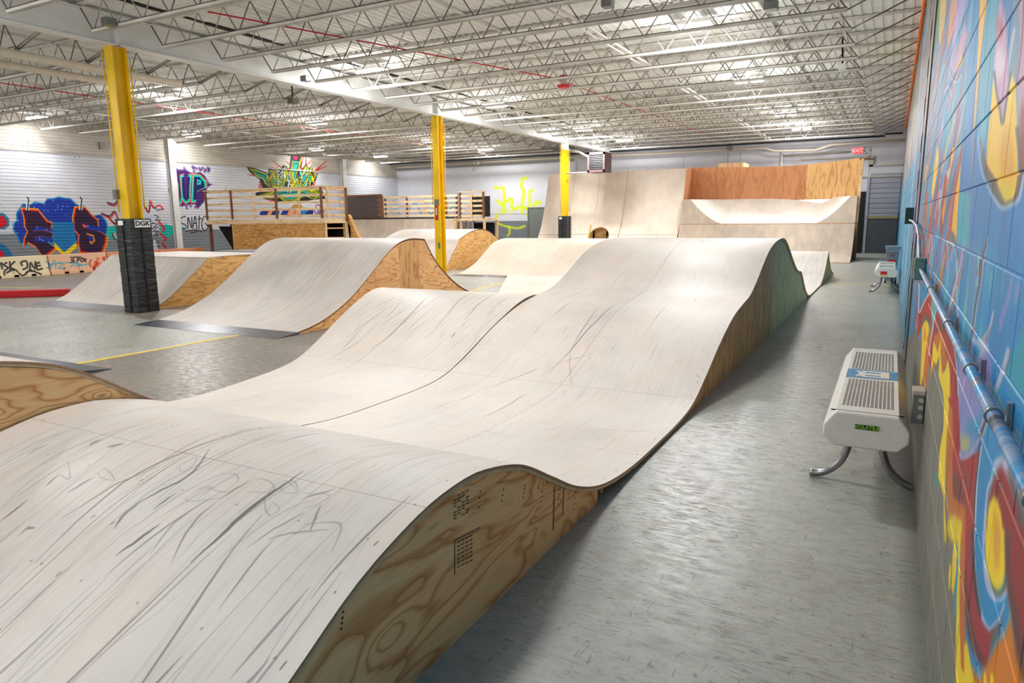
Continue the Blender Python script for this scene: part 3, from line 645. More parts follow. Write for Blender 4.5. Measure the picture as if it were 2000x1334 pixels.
# ---- scuffs on the decking, in plan (x across, y along), used as darkness over the wood
cvS = Canvas(1900, 3000, None, None, 'x', 0, (255,255,255))
SX0, SX1, SY0, SY1 = -6.5, -1.2, -.4, 10.6
def suv(pts): return np.array([((x-SX0)/(SX1-SX0)*cvS.W, (y-SY0)/(SY1-SY0)*cvS.H) for x, y in pts])
def scuff(x, y, L, lean, wd, dark, curve=0):
    n = 9; pts = [(x+lean*L*t+curve*math.sin(t*math.pi), y+L*t) for t in np.linspace(-.5, .5, n)]
    ws = [wd*max(.15, math.sin(math.pi*(i+.5)/n)) for i in range(n)]
    c = int(255*(1-dark)); cvS.strokeuv(suv(pts), ws, (c, c, c+2), 1.4, .9)
zones = [(-3.6,-1.35,.9,2.3,150), (-3.6,-1.35,.7,1.9,60), (-6.0,-3.7,6.2,7.5,90), (-5.4,-3.7,5.4,6.6,30), (-3.6,-1.35,2.3,6.5,30), (-3.6,-1.35,6.5,10.4,40)]
for x0, x1, y0, y1, n in zones:
    for i in range(n):
        big = rng.rand() < .12
        scuff(rng.uniform(x0, x1), rng.uniform(y0, y1), rng.uniform(.08, .75), rng.normal(.03, .10), rng.uniform(2.5, 4.5) if big else rng.uniform(.8, 1.8), rng.uniform(.18, .42) if big else rng.uniform(.06, .26), rng.normal(0, .012))
for y0 in np.arange(.2, 10.4, .2):      # screw rows along the framing
    for x0 in (-1.36, -2.42, -2.54, -3.62, -3.76, -4.86):
        cvS.strokeuv(suv([(x0, y0+rng.uniform(-.02,.02)), (x0+.002, y0+.001)]), 1.8, (110,96,84), 1, .8)
    if int(y0*5+.5) % 2 == 0:
        for x0 in np.arange(-3.5, -1.4, .3): cvS.strokeuv(suv([(x0, y0), (x0+.002, y0+.001)]), 1.8, (120,100,84), 1, .7)
W1P = [(-.35,.015),(.4,.07),(.8,.2),(1.16,.375),(1.45,.52),(1.76,.61),(2.0,.635),(2.2,.62),(2.5,.54),(2.8,.385),(3.1,.23),(3.45,.115),(3.9,.055),(4.45,.04),(5.1,.045),(5.5,.09),(5.9,.22),(6.3,.375),(6.7,.515),(7.1,.61),(7.5,.665),(7.9,.715),(8.3,.84),(8.7,1.0),(9.1,1.14),(9.6,1.23),(10.2,1.265)]
def on_deck(px_, py_):
    d = ray(px_, py_); best = None
    ts = np.linspace(.6, 14, 2600); y = d[1]*ts; z = CAMH+d[2]*ts; zz = np.interp(y, [p[0] for p in W1P], [p[1] for p in W1P])
    k = np.argmax(z <= zz); return (d[0]*ts[k], y[k])
def trace(pts, wd, dark, k, soft=1.5):
    q = [on_deck(*p) for p in k([tuple(u) for u in spline(pts, 5)] if len(pts) > 2 else [tuple(u) for u in spline(pts, 6)])]
    n = len(q); c = int(255*(1-dark)); P_ = suv(q)
    if np.abs(np.diff(P_[:,0])).max() > 160: return
    ws = [wd*max(.2, math.sin(math.pi*(i+.7)/(n+.4))) for i in range(n)]; cvS.strokeuv(P_, ws, (c, c, c+3), soft, .9)
kA = crop(0,650,2.857); kB = crop(600,520,4.348); kC = crop(1000,560,4.348)
for pts, wd, dk in (([(1070,1286),(1240,1130),(1400,990),(1560,870),(1690,780)],7,.5), ([(200,1286),(380,1110),(590,920),(830,760),(1100,640),(1400,545),(1600,520)],3,.5), ([(650,1250),(790,1150),(890,1070)],5,.5),
    ([(640,1100),(700,1010),(800,940)],5,.42), ([(0,1060),(80,1000),(155,940)],4,.42), ([(760,960),(900,890),(1060,800),(1170,655)],4,.5), ([(350,1040),(620,870),(870,760)],3,.4), ([(370,900),(460,850),(520,820)],4,.4), ([(150,690),(210,655),(270,630)],3,.35),
    ([(960,1286),(1060,1090),(1200,960)],3,.35), ([(840,1250),(960,1080),(1130,960)],2.5,.3), ([(860,990),(980,905)],4,.4), ([(1250,920),(1400,830)],3,.35), ([(1380,1200),(1560,1090),(1700,1010)],3,.3), ([(100,1140),(150,1100),(200,1095)],3,.4),
    ([(60,860),(300,700),(560,580),(800,520)],2,.25), ([(0,740),(200,620),(460,520)],2,.25), ([(250,860),(330,800)],4,.35), ([(500,630),(560,600)],8,.35), ([(600,640),(690,620)],8,.3), ([(1500,1160),(1620,1130),(1830,1110)],1.6,.4), ([(1730,1120),(1790,970)],2.4,.4),
    ([(1700,1080),(1900,1080),(1850,1240)],1.6,.3), ([(400,1286),(700,1000),(1000,800),(1300,640)],2,.22), ([(500,1286),(800,1050),(1100,860),(1400,720)],2,.22), ([(0,980),(300,780),(600,640)],2,.22), ([(1200,1286),(1400,1130),(1600,1000),(1800,920)],2,.2)):
    trace(pts, wd, dk, kA)
for pts in ([(1490,1020),(1520,960),(1560,1000),(1500,1030),(1480,940),(1540,850),(1600,830),(1650,880),(1620,920)], [(1520,880),(1580,840),(1640,830),(1660,890),(1590,900),(1560,860)], [(1340,870),(1420,820),(1500,830),(1530,880),(1450,900),(1380,890)],
            [(980,745),(1040,720),(1100,700),(1060,760),(1010,780),(1000,740)], [(1040,930),(1140,880),(1260,900),(1330,870),(1240,930),(1060,950),(1040,930)], [(545,790),(590,770),(640,830),(570,820),(545,790)], [(1200,800),(1300,790),(1330,830),(1250,900)],
            [(1700,900),(1840,910),(1780,960),(1700,990)], [(380,720),(390,820),(330,800)], [(1100,880),(1180,870),(1150,910)]):
    trace(pts, 1.1, .3, kA, 1.2)
for pts, wd, dk in (([(550,695),(700,590),(830,460),(960,330),(1050,262)],5,.5), ([(600,520),(700,450),(840,362)],3,.4), ([(660,460),(760,345),(850,270)],3,.4), ([(1325,465),(1450,340),(1610,240)],3.5,.5), ([(1100,510),(1280,320),(1400,245)],3,.4), ([(1225,610),(1260,560)],5,.45),
    ([(830,570),(940,460),(1060,360)],3,.35), ([(1480,1290),(1700,1180),(1860,1080)],4,.35), ([(1500,1040),(1700,970),(1950,870)],2.6,.35), ([(1050,1220),(1260,1130)],2.4,.3), ([(560,480),(640,380),(720,340)],2,.3), ([(1170,420),(1270,320),(1360,260)],3,.35), ([(1000,620),(1080,540),(1180,430)],2.4,.3),
    ([(1300,530),(1380,440)],2.4,.3), ([(1320,760),(1420,640),(1430,590)],2,.3), ([(220,1040),(350,990)],2,.25), ([(880,560),(1000,470)],2.4,.3)):
    trace(pts, wd, dk, kB)
for pts, wd, dk in (([(320,720),(500,540),(640,370),(800,210),(880,150)],4,.5), ([(500,530),(620,330),(730,175)],3,.45), ([(0,780),(150,720),(220,690)],3.5,.35), ([(495,550),(490,650),(505,860)],3,.22), ([(250,750),(430,640),(700,570)],2.4,.2), ([(835,560),(885,480)],2,.25), ([(1170,620),(1240,470)],2,.25),
    ([(0,980),(130,900)],2.4,.3), ([(1000,720),(1050,630)],2,.2), ([(1565,740),(1600,780)],2.4,.3), ([(480,105),(640,10)],2,.25), ([(180,410),(230,340)],2,.25), ([(430,410),(470,330)],2,.25), ([(250,1210),(390,1210)],2,.2), ([(700,1210),(1190,1228)],1.6,.35)):
    trace(pts, wd, dk, kC)
IM_S = cvS.image('deck_scuffs')

def deck_mat(name, tint=(214,206,197), scuffs=False, streak=1.0, pink=.3, rough=.5):
    t = NT(name); v = t.coord('Object')
    big = t.noise(v, .9, 5, .6)
    base = t.ramp(big, [(.3, rgb(*[int(c*.93) for c in tint])), (.5, rgb(*tint)), (.72, rgb(*[min(255, int(c*1.06)) for c in tint]))])
    gr = t.noise(t.coord('Object', (26, 1.1, 1.1)), 1.5, 5, .62)
    base = t.mix(.24*streak, base, t.ramp(gr, [(.32, rgb(150,136,126)), (.5, rgb(236,230,226)), (.75, rgb(255,255,255))]), 'MULTIPLY')
    wm = t.noise(t.coord('Object', (3.2, 1.2, 1.2), loc=(3,2,1)), 1.2, 4, .6)
    base = t.mix(t.ramp(wm, [(.46, 0.0), (.74, pink)]), base, rgb(224,196,170))
    # short dark scratches
    s1 = t.noise(t.coord('Object', (46, 1.7, 1.7), loc=(7,1,0)), 1, 3, .5)
    s2 = t.noise(t.coord('Object', (2.0, 2.0, 2.0), loc=(1,5,0)), 1.1, 2, .5)
    sm = t.math('MULTIPLY', t.ramp(s1, [(.64, 0.0), (.72, .75)]), t.ramp(s2, [(.44, 0.0), (.62, 1.0)]))
    base = t.mix(t.math('MULTIPLY', sm, .5*streak), base, rgb(120,112,112))
    if scuffs:
        sp = t.new('ShaderNodeSeparateXYZ'); t.L(t.new('ShaderNodeNewGeometry').outputs['Position'], sp.inputs[0])
        u = t.math('DIVIDE', t.math('SUBTRACT', sp.outputs['X'], SX0), SX1-SX0); vv = t.math('DIVIDE', t.math('SUBTRACT', sp.outputs['Y'], SY0), SY1-SY0)
        cb = t.new('ShaderNodeCombineXYZ'); t.L(u, cb.inputs[0]); t.L(vv, cb.inputs[1])
        tx = t.new('ShaderNodeTexImage', image=IM_S, extension='CLIP', interpolation='Linear'); t.L(cb.outputs[0], tx.inputs[0])
        f = t.math('MULTIPLY', tx.outputs['Alpha'], 1.0)
        base = t.mix(f, base, tx.outputs[0], 'MULTIPLY')
    t.col(base); t.rough(t.ramp(big, [(.3, rough-.08), (.7, rough+.08)])); t.bump(gr, .12, .002)
    return t.m
M_deck = deck_mat('whitewashed_birch_deck', scuffs=True, streak=.55)
M_deck2 = deck_mat('scratched_birch_deck', (214,208,202), False, 1.5, .2)
M_deck3 = deck_mat('pale_birch_wall_deck', (228,216,202), False, .7, .55, .55)
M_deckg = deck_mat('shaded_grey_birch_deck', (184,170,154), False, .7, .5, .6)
M_edge = simple('laminated_edge', rgb(184,140,104), .7, var=.3, scale=30, sc=(1,1,12))
M_under = simple('raw_under_ply', rgb(216,188,146), .7, var=.2, scale=14)
M_ply = plywood('sanded_pine_ply', 'y', (255,208,150), (204,134,78), 1.25, 13, seed=1)
M_plyb = plywood('green_tinted_old_ply', 'z', (244,214,160), (184,148,96), .6, 11, 3)
M_plyc = plywood('tan_pine_ply', 'z', (234,190,130), (178,126,72), .5, 7, 5)
M_plyd = plywood('bold_grain_fir_ply', 'y', (236,196,130), (184,132,74), .8, 10, 8)
M_plyx = plywood('deck_front_fir_ply', 'x', (222,176,108), (150,96,40), 1.0, 9, 2)
M_plyo = plywood('orange_fir_ply', 'z', (210,150,106), (184,122,82), .2, 4, 4)
M_pine = plywood('pine_lumber', 'z', (240,212,172), (204,162,114), .3, 5, 6)
M_pinex = plywood('pine_lumber_across', 'x', (246,224,190), (212,174,130), .3, 5, 9)
M_brown = plywood('treated_post', 'z', (140,96,62), (96,60,36), .3, 5, 7)
M_white = simple('white_painted_steel', rgb(216,216,212), .5, var=.06, scale=3)
M_whited = simple('dusty_white_steel', rgb(176,172,160), .6, var=.12, scale=5)
M_cream = simple('cream_pipe_paint', rgb(208,198,180), .5, var=.08)
M_yellow = simple('chrome_yellow_paint', rgb(236,192,18), .42, var=.14, scale=3, bump=.15, sc=(1,1,.5))
t = NT('black_vinyl_pad'); vv_ = t.coord('Object', (1.2, 1.2, 5), rot=(.25, .2, 0)); nn_ = t.noise(vv_, 3.2, 4, .55, .6)
t.col(t.ramp(nn_, [(.3, rgb(26,28,30)), (.7, rgb(48,51,54))])); t.rough(.36); t.bump(nn_, .8, .03); M_vinyl = t.m
M_black = simple('matt_black', rgb(20,20,20), .7, var=.2)
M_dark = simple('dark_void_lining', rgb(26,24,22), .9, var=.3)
M_red = simple('red_paint', rgb(190,24,34), .4)
M_steel = simple('galvanised_box', rgb(128,132,130), .4, .7, var=.15, scale=10)
M_chrome = simple('scuffed_tube_steel', rgb(150,150,152), .28, .9, var=.2, scale=14)
M_plate = simple('steel_transition_plate', rgb(98,102,110), .3, .75, var=.15, scale=3)
M_benchw = simple('chipped_white_powder_coat', rgb(214,212,204), .4, var=.06, scale=8)
M_trash = simple('blue_grey_bin_plastic', rgb(118,134,146), .45, var=.08)
M_orange = simple('orange_spray_foam', rgb(226,118,50), .8, var=.2, scale=20, bump=.4)
M_brick = simple('charcoal_brick', rgb(84,80,82), .8, var=.25, scale=8)
M_mortar = simple('pink_mortar', rgb(150,104,92), .9)
M_mauve = simple('mauve_enamel', rgb(112,88,90), .45, var=.06)
M_greydoor = simple('grey_door_paint', rgb(116,124,120), .5, var=.05)
M_lamp = emit('led_panel', (.9,.93,1,1), 22)
M_exit = emit('exit_letters_glow', (1,.05,.05,1), .9); M_exit.node_tree.nodes['Principled BSDF'].inputs['Base Color'].default_value = (.5,.02,.02,1)
M_sign = simple('white_sign', rgb(232,232,232), .5, var=.02)
M_ink = simple('black_ink', rgb(24,24,26), .6)
M_green = simple('lime_green_print', rgb(120,190,30), .5)
M_blue = simple('worn_blue_print', rgb(70,130,176), .5, var=.3, scale=30)
M_yelp = simple('yellow_floor_paint', rgb(226,194,70), .5, var=.2, scale=20)

# ---- floor
t = NT('worn_painted_concrete'); v = t.coord('Object')
big = t.noise(v, .28, 5, .6); fine = t.noise(t.coord('Object', (2.2, 5.0, 1)), 3.8, 8, .72)
sx = t.new('ShaderNodeSeparateXYZ'); t.L(v, sx.inputs[0])
side_ = t.math('ADD', sx.outputs['X'], t.math('MULTIPLY', t.noise(v, .5, 3), 1.5))
bare = t.ramp(fine, [(.3, rgb(96,89,81)), (.5, rgb(120,112,103)), (.72, rgb(138,130,120))])
paint = t.ramp(fine, [(.27, rgb(128,130,122)), (.42, rgb(155,158,151)), (.7, rgb(172,175,168))])
wob = t.math('MULTIPLY', t.noise(v, .45, 4), 1.6); X_ = t.math('ADD', sx.outputs['X'], wob); Y_ = t.math('ADD', sx.outputs['Y'], wob)
gt = lambda a_, c_: t.math('GREATER_THAN', a_, c_); lt = lambda a_, c_: t.math('LESS_THAN', a_, c_)
aisle = gt(X_, -3.0)                                                                # the aisle keeps its grey paint
lane = t.math('MULTIPLY', lt(sx.outputs['X'], -8.0), lt(Y_, 8.0))                   # a painted lane up to the yellow line
patch_ = t.math('MULTIPLY', t.math('MULTIPLY', gt(Y_, 13.2), lt(Y_, 19)), gt(X_, -11.5))
soft_ = t.noise(v, 1.8, 5, .6)
pm = t.math('MULTIPLY', t.math('MAXIMUM', aisle, t.math('MAXIMUM', lane, patch_)), t.ramp(soft_, [(.3, .65), (.45, 1.0)]))
col = t.mix(pm, bare, paint)
# paint worn through in drifts, flakes lying across the aisle
w1 = t.noise(t.coord('Object', (1.5, 9, 1), loc=(4,3,0)), 6.5, 6, .72)
w2 = t.noise(v, .75, 4, .6)
wear = t.math('MULTIPLY', t.ramp(w1, [(.53, 0.0), (.58, 1.0)]), t.ramp(w2, [(.42, .12), (.6, .95)]))
col = t.mix(wear, col, t.ramp(t.noise(v, 1.3, 3), [(.4, rgb(112,106,98)), (.6, rgb(176,160,138))]))
w3 = t.noise(t.coord('Object', (2.0, 8, 1), loc=(1,7,0)), 11, 5, .7, .6)
dens = t.ramp(t.noise(v, .9, 4, .6), [(.4, .35), (.62, 1.0)])
col = t.mix(t.math('MULTIPLY', t.ramp(w3, [(.575, 0.0), (.61, 1.0)]), t.math('MULTIPLY', dens, .75)), col, rgb(70,66,60))
w4 = t.noise(t.coord('Object', (1.6, 4, 1), loc=(11,2,0)), 13, 5, .68, .8)
col = t.mix(t.math('MULTIPLY', t.ramp(w4, [(.6, 0.0), (.625, 1.0)]), .8), col, rgb(190,172,144))
w5 = t.noise(t.coord('Object', (5, 1.2, 1), rot=(0,0,.5), loc=(3,8,0)), 6, 4, .6, 1.2)
col = t.mix(t.math('MULTIPLY', t.ramp(w5, [(.655, 0.0), (.67, 1.0)]), .5), col, rgb(84,80,74))
foot = t.ramp(t.math('ADD', sx.outputs['X'], t.math('MULTIPLY', fine, .08)), [(.16, 0.0), (.25, .55)])      # darker along the foot of the wall
col = t.mix(foot, col, rgb(72,70,66))
vo = t.new('ShaderNodeTexVoronoi'); vo.feature = 'DISTANCE_TO_EDGE'; vo.inputs['Scale'].default_value = .8; t.L(t.coord('Object', (1,1,1)), vo.inputs['Vector'])
wv = t.noise(t.coord('Object', (1, 1, 1), loc=(9,3,0)), .9, 6, .7)
col = t.mix(t.ramp(wv, [(.48, 0.0), (.7, .45)]), col, rgb(124,124,118))
t.col(col)
rr = t.math('ADD', t.ramp(fine, [(.3, .52), (.6, .3), (.8, .4)]), t.math('MULTIPLY', wear, .25))
t.rough(rr); t.bump(t.math('ADD', fine, w1), .16, .002); t.b.inputs['Specular IOR Level'].default_value = .45
M_floor = t.m
t = NT('white_roof_deck'); v = t.coord('Object'); n = t.noise(v, .5, 5); st = t.noise(t.coord('Object', (.6, 14, 1)), 2, 4)
c = t.ramp(n, [(.35, rgb(222,223,218)), (.65, rgb(240,241,236))]); c = t.mix(.3, c, t.ramp(st, [(.3, rgb(170,170,164)), (.6, rgb(255,255,255))]), 'MULTIPLY')
t.col(c); t.rough(.7); M_roof = t.m
t = NT('dark_topped_joist_paint'); v = t.coord('Object'); n = t.noise(v, 2, 4)
gz = t.new('ShaderNodeSeparateXYZ'); t.L(t.new('ShaderNodeNewGeometry').outputs['Normal'], gz.inputs[0])
c = t.ramp(n, [(.35, rgb(196,190,178)), (.65, rgb(222,220,212))])
up = t.ramp(gz.outputs['Z'], [(.35, 0.0), (.8, 1.0)])      # darker on every face that looks up
c = t.mix(up, c, rgb(78,72,66)); t.col(c); t.rough(.65); M_joist = t.m
M_lip = simple('chord_shade_lip', rgb(72,64,58), .8, var=.2)  # dark strip along the chord tops, a shade line put into the colour
t = NT('dark_grey_web_rod'); t.col(t.ramp(t.noise(t.coord('Object'), .9, 2), [(.42, rgb(104,98,88)), (.6, rgb(168,162,148))])); t.rough(.6); M_web = t.m

# ================================================================== STRUCTURE
def struct(o, name=None): o['kind'] = 'structure'; return o
mb = MB(); mb.box(LEFTX-.3, BACKY-.3, -.2, WALLX+.3, FARY+.3, 0); struct(mb.build('floor', M_floor))
# yellow bay lines painted on the slab
def line(pts, wd, label):
    mb = MB(); a, b = Vector(pts[0]), Vector(pts[1]); mb.bar((a.x,a.y,.0012), (b.x,b.y,.0012), wd, .002)
    tag(mb.build('floor_line', M_yelp), label, 'floor marking', 'yellow bay lines')
line([(-8.05,4.2),(-7.95,7.0)], .09, 'yellow painted line running between the steel plates')
line([(-7.9,11.8),(-8.6,16.2)], .08, 'yellow painted line beyond the double wave crest')
for i, y in enumerate((19.2, 17.9, 20.9)):
    line([(-1.15,y),(.15,y)], .06, ['middle', 'nearest', 'farthest'][i] + ' yellow line across the aisle before the far bench')
line([(-18.5,9.6),(-20.9,8.9)], .08, 'yellow line on bare floor in front of barriers')
line([(-17.5,10.3),(-20.5,13.2)], .08, 'thin yellow line near barriers behind red curb')
# right wall: block courses, each block of the near length its own piece
BH, BL, Z0 = .2032, .4064, .028
wr = MB(); wr.box(WALLX+.0045, BACKY, -.05, WALLX+.25, FARY, DECKZ+.1); wall_r = struct(wr.build('wall_right', M_mural))
g = .0022
bmz = MB(); bmz.box(0, g, g, .03, BL-g, BH-g); blk = bmz.build('block', M_mural, wall_r); bevel(blk, .003, 1)
blk_me = blk.data; rows = int(DECKZ/BH)+1
first = True; rest = MB()
nb = 0
for r in range(rows):
    z = Z0 - BH + r*BH + (BH if r == 0 else 0) - (BH if r == 0 else 0)
    z = -.175 + r*BH
    off = 0 if r % 2 else -BL/2
    for c in range(100):
        y = BACKY + 6.0 + off + c*BL - .4
        if y > FARY-BL: break
        if y < 4.55 and y+BL > .55:
            if first: o = blk; first = False
            else: o = link('block', blk_me, wall_r); md = o.modifiers.new('bevel', 'BEVEL'); md.width = .003; md.segments = 1
            o.location = (WALLX, y, z); nb += 1
        elif y < 9.2: rest.box(WALLX, y+g, z+g, WALLX+.02, y+BL-g, z+BH-g)
    rest.box(WALLX, 9.2, z+g, WALLX+.02, FARY, z+BH-g); rest.box(WALLX, BACKY, z+g, WALLX+.02, -.2, z+BH-g)
tag(rest.build('block_courses', M_mural, wall_r), kind='stuff')
mb = MB(); mb.box(WALLX-.012, 8.05, 0, WALLX+.02, 8.6, DECKZ); struct(mb.build('trim_1', M_mural))     # pilaster
# foam bead at the head of the wall
mb = MB(); yy = 3.0
while yy < FARY-.2:
    s_ = random.uniform(.05, .12)
    bm_ = bmesh.new(); bmesh.ops.create_icosphere(bm_, subdivisions=1, radius=1)
    mb.add([(WALLX-.02+p.co.x*.045, yy+p.co.y*s_*1.5, DECKZ-.09+p.co.z*s_) for p in bm_.verts], [tuple(q.index for q in f.verts) for f in bm_.faces], 0, True); bm_.free()
    yy += s_*1.6
tag(mb.build('foam_seal', M_orange), 'orange spray foam bead along the top of the painted block wall', 'foam seal', kind='stuff')
# left wall with lapped siding, each course a lap of its own in one profile
mb = MB(); n = 46; h = DECKZ/n
for i in range(n):
    z = i*h; mb.add([(LEFTX-.012, BACKY, z), (LEFTX-.012, FARY, z), (LEFTX+.002, FARY, z+.01), (LEFTX+.002, BACKY, z+.01), (LEFTX-.006, FARY, z+h), (LEFTX-.006, BACKY, z+h)], [(0,1,2,3), (3,2,4,5)])
mb.box(LEFTX-.25, BACKY, -.05, LEFTX-.012, FARY, DECKZ+.1); struct(mb.build('wall_left', M_left))
mb = MB(); mb.box(LEFTX, BACKY, 3.9, LEFTX+.04, FARY, 3.95); struct(mb.build('trim_2', M_whited))
for i, y in enumerate((18.2, 28.0)):
    mb = MB(); mb.box(LEFTX, y-.16, 0, LEFTX+.05, y+.16, 4.75); mb.box(LEFTX+.05, y-.04, 0, LEFTX+.12, y+.04, 4.75); mb.box(LEFTX+.12, y-.13, 0, LEFTX+.14, y+.13, 4.75)
    struct(mb.build('trim_%d' % (i+3), M_white))
mb = MB(); mb.box(LEFTX-.25, FARY, -.05, WALLX+.25, FARY+.25, DECKZ+.1); wall_f = struct(mb.build('wall_far', M_far))
mb = MB(); mb.box(LEFTX-.25, BACKY-.25, -.05, WALLX+.25, BACKY, DECKZ+.1); struct(mb.build('wall_back', simple('back_wall_paint', rgb(200,200,200), .7)))
# far wall seams, lintel, roll-up door, plain door
def fx(px, py): q = at_y(px, py, FARY); return q[0], q[2]
mb = MB()
for x in (-1.0, -3.9, -6.1, -13.9, -8.6): mb.box(x-.012, FARY-.014, 1.6, x+.012, FARY, 4.3)
mb.box(-1.3, FARY-.08, 3.06, .2, FARY, 3.12); mb.box(-1.0, FARY-.1, 3.5, .2, FARY, 3.56); mb.box(-1.05, FARY-.1, 3.5, -.85, FARY, 3.9); mb.box(-3.6, FARY-.1, 3.86, -1.0, FARY, 3.9)
struct(mb.build('trim_5', M_whited))
d1 = MB(); zz = 1.42
while zz < 3.04: d1.box(-.92, FARY-.05, zz+.008, .17, FARY, zz+.19); zz += .2
d1.box(-1.02, FARY-.09, 0, -.92, FARY, 3.06)
door1 = struct(d1.build('door_1', simple('rollup_door_paint', rgb(150,154,166), .5, var=.05)))
mb = MB(); mb.box(-.95, FARY-.09, 1.4, .17, FARY-.05, 1.5); mb.build('bottom_rail', simple('worn_door_rail', rgb(150,136,96), .6), door1)
mb = MB(); mb.box(-.92, FARY-.06, 0, .17, FARY, 1.4); mb.build('lower_panel', simple('dark_lower_panel', rgb(74,78,82), .6), door1)
a = fx(1031, 405); b = fx(1075, 405)
d2 = MB(); d2.box(a[0], FARY-.04, 0, b[0]+.1, FARY, 2.12); door2 = struct(d2.build('door_2', simple('door_frame_paint', rgb(92,104,92), .5)))
mb = MB(); mb.box(a[0]+.1, FARY-.06, 0, b[0], FARY-.03, 2.03); mb.build('door_leaf', M_greydoor, door2)
# dark recess beside the wall ride
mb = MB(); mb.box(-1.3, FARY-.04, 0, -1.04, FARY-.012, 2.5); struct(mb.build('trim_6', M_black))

# ------------------------------------------------------------------ ceiling: deck, joists, main beam, bridging
cl = MB()
ny = 0; x = LEFTX
while x < WALLX:      # shallow ribs of the roof deck
    cl.box(x, BACKY, DECKZ+.012, x+.11, FARY, DECKZ+.06); cl.box(x+.11, BACKY, DECKZ, x+.16, FARY, DECKZ+.06); x += .16
cl.box(LEFTX-.25, BACKY-.25, DECKZ+.05, WALLX+.25, FARY+.25, DECKZ+.25)
ceiling = struct(cl.build('ceiling', M_roof))
XB = -11.75
def joist_parts(x0, x1, dx_left, dx_right):
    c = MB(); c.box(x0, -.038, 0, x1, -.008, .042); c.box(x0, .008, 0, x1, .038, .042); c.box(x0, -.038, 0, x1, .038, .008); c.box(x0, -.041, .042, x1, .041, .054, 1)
    top = MB(); top.box(XB if x0 > XB-1 else LEFTX, -.032, .45, WALLX if x0 > XB-1 else XB, .032, .49)
    wb = MB(); n = int(round((x1-x0)/.61)); p = (x1-x0)/n; r = .0105
    for i in range(n):
        a = (x0+i*p, 0, .02); m_ = (x0+(i+.5)*p, 0, .46); b = (x0+(i+1)*p, 0, .02)
        wb.tube([a, m_], r, 5, cap=False); wb.tube([m_, b], r, 5, cap=False)
    return c, top, wb
ends = {'right': (-11.38, -.82), 'left': (-24.4, -13.62)}
protos = {}
for bay, (x0, x1) in ends.items():
    c, top, wb = joist_parts(x0, x1, 0, 0)
    if bay == 'right':
        wb.tube([(x1, 0, .02), (WALLX, 0, .47)], .013, 5); wb.tube([(x0, 0, .02), (XB+.05, 0, .46)], .013, 5)
    else:
        for s_ in (-.03, .03): wb.tube([(x1, s_, .02), (XB-.15, s_, .47)], .014, 5)
        wb.tube([(x0, 0, .02), (LEFTX, 0, .47)], .013, 5)
    protos[bay] = (c, top, wb)
NJ = 0
for bay in ('right', 'left'):
    base = None
    for k in range(-2, 21):
        y = 7.18+1.225*k
        if base is None:
            e = empty('roof_joist', (0, y, CHORDZ)); e.parent = ceiling
            c, top, wb = protos[bay]
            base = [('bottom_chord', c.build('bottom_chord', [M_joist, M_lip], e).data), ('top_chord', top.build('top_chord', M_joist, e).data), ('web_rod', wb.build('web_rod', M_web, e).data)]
        else:
            e = empty('roof_joist', (0, y, CHORDZ)); e.parent = ceiling
            for nm, me in base: link(nm, me, e)
        NJ += 1
mb = MB(); bw, bz0, bz1 = .11, 4.5, 4.98
mb.box(XB-bw, BACKY, bz0, XB+bw, FARY, bz0+.02); mb.box(XB-.01, BACKY, bz0+.02, XB+.01, FARY, bz1-.02); mb.box(XB-bw, BACKY, bz1-.02, XB+bw, FARY, bz1)
for y in (7.75, 17.2, 26.3): mb.box(XB-bw, y-.01, bz0, XB+bw, y+.01, bz1)
mb.build('main_beam', M_white, ceiling)
mb = MB()
pts = []; y = BACKY
while y < FARY: pts.append((XB+.75+random.uniform(-.03,.03), y, DECKZ-.005)); y += .5
for a, b in zip(pts[:-1], pts[1:]): mb.bar(a, b, random.uniform(.05,.12), .02)
mb.build('expansion_gap', M_black, ceiling)
for x, z, wd in ((-.95, 4.62, .022), (-2.2, 5.0, .03), (-4.58, 4.6, .045), (-4.72, 4.6, .02), (-6.7, 5.0, .03), (-7.7, 4.62, .03), (-9.6, 5.0, .03), (-14.6, 5.0, .03), (-17.0, 4.62, .03), (-20.2, 4.62, .03), (-22.6, 5.0, .03)):
    mb = MB(); mb.box(x-wd/2, 2, z, x+wd/2, FARY, z+.03); mb.build('bridging_bar', M_joist, ceiling)
# pipes under the deck, one object each
def pipe(name, pts, r, mat, label, cat='pipe', group='pipes under the roof', n=10):
    mb = MB(); mb.tube(pts, r, n); return tag(mb.build(name, mat), label, cat, group)
pipe('gas_pipe', [(-13.6,5.0,4.47),(-13.6,10.35,4.47)], .075, M_cream, 'fat cream pipe ending behind the nearest yellow column')
pipe('gas_pipe', [(-14.6,5.0,4.47),(-14.6,9.7,4.47)], .07, M_cream, 'second cream pipe left of the fat one by the nearest column')
pipe('sprinkler_pipe', [(-4.65,11.15,4.72),(0.1,11.1,4.72)], .045, M_white, 'white pipe stub running across above the aisle lights')
pipe('conduit', [(-17.5,5,4.63),(-17.5,30,4.66)], .012, M_red, 'thin red conduit running along the left bay', 'conduit', None, 6)
pipe('conduit', [(-9.1,7.5,4.62),(-6.85,14.6,4.62),(-6.8,15.1,4.62),(-6.4,30,4.62)], .012, M_red, 'thin red conduit passing the red fire bell', 'conduit', None, 6)
pipe('conduit', [(-6.2,12.1,4.6),(-5.2,12.1,4.6),(-2.9,12.1,4.6)], .012, M_red, 'short red cable along a joist above the aisle', 'conduit', None, 6)
pipe('conduit', [(.2,17.3,4.6),(-.4,17.35,4.62),(-2.2,17.3,4.62)], .016, M_white, 'white conduit crossing to the painted wall above the aisle', 'conduit', None, 6)
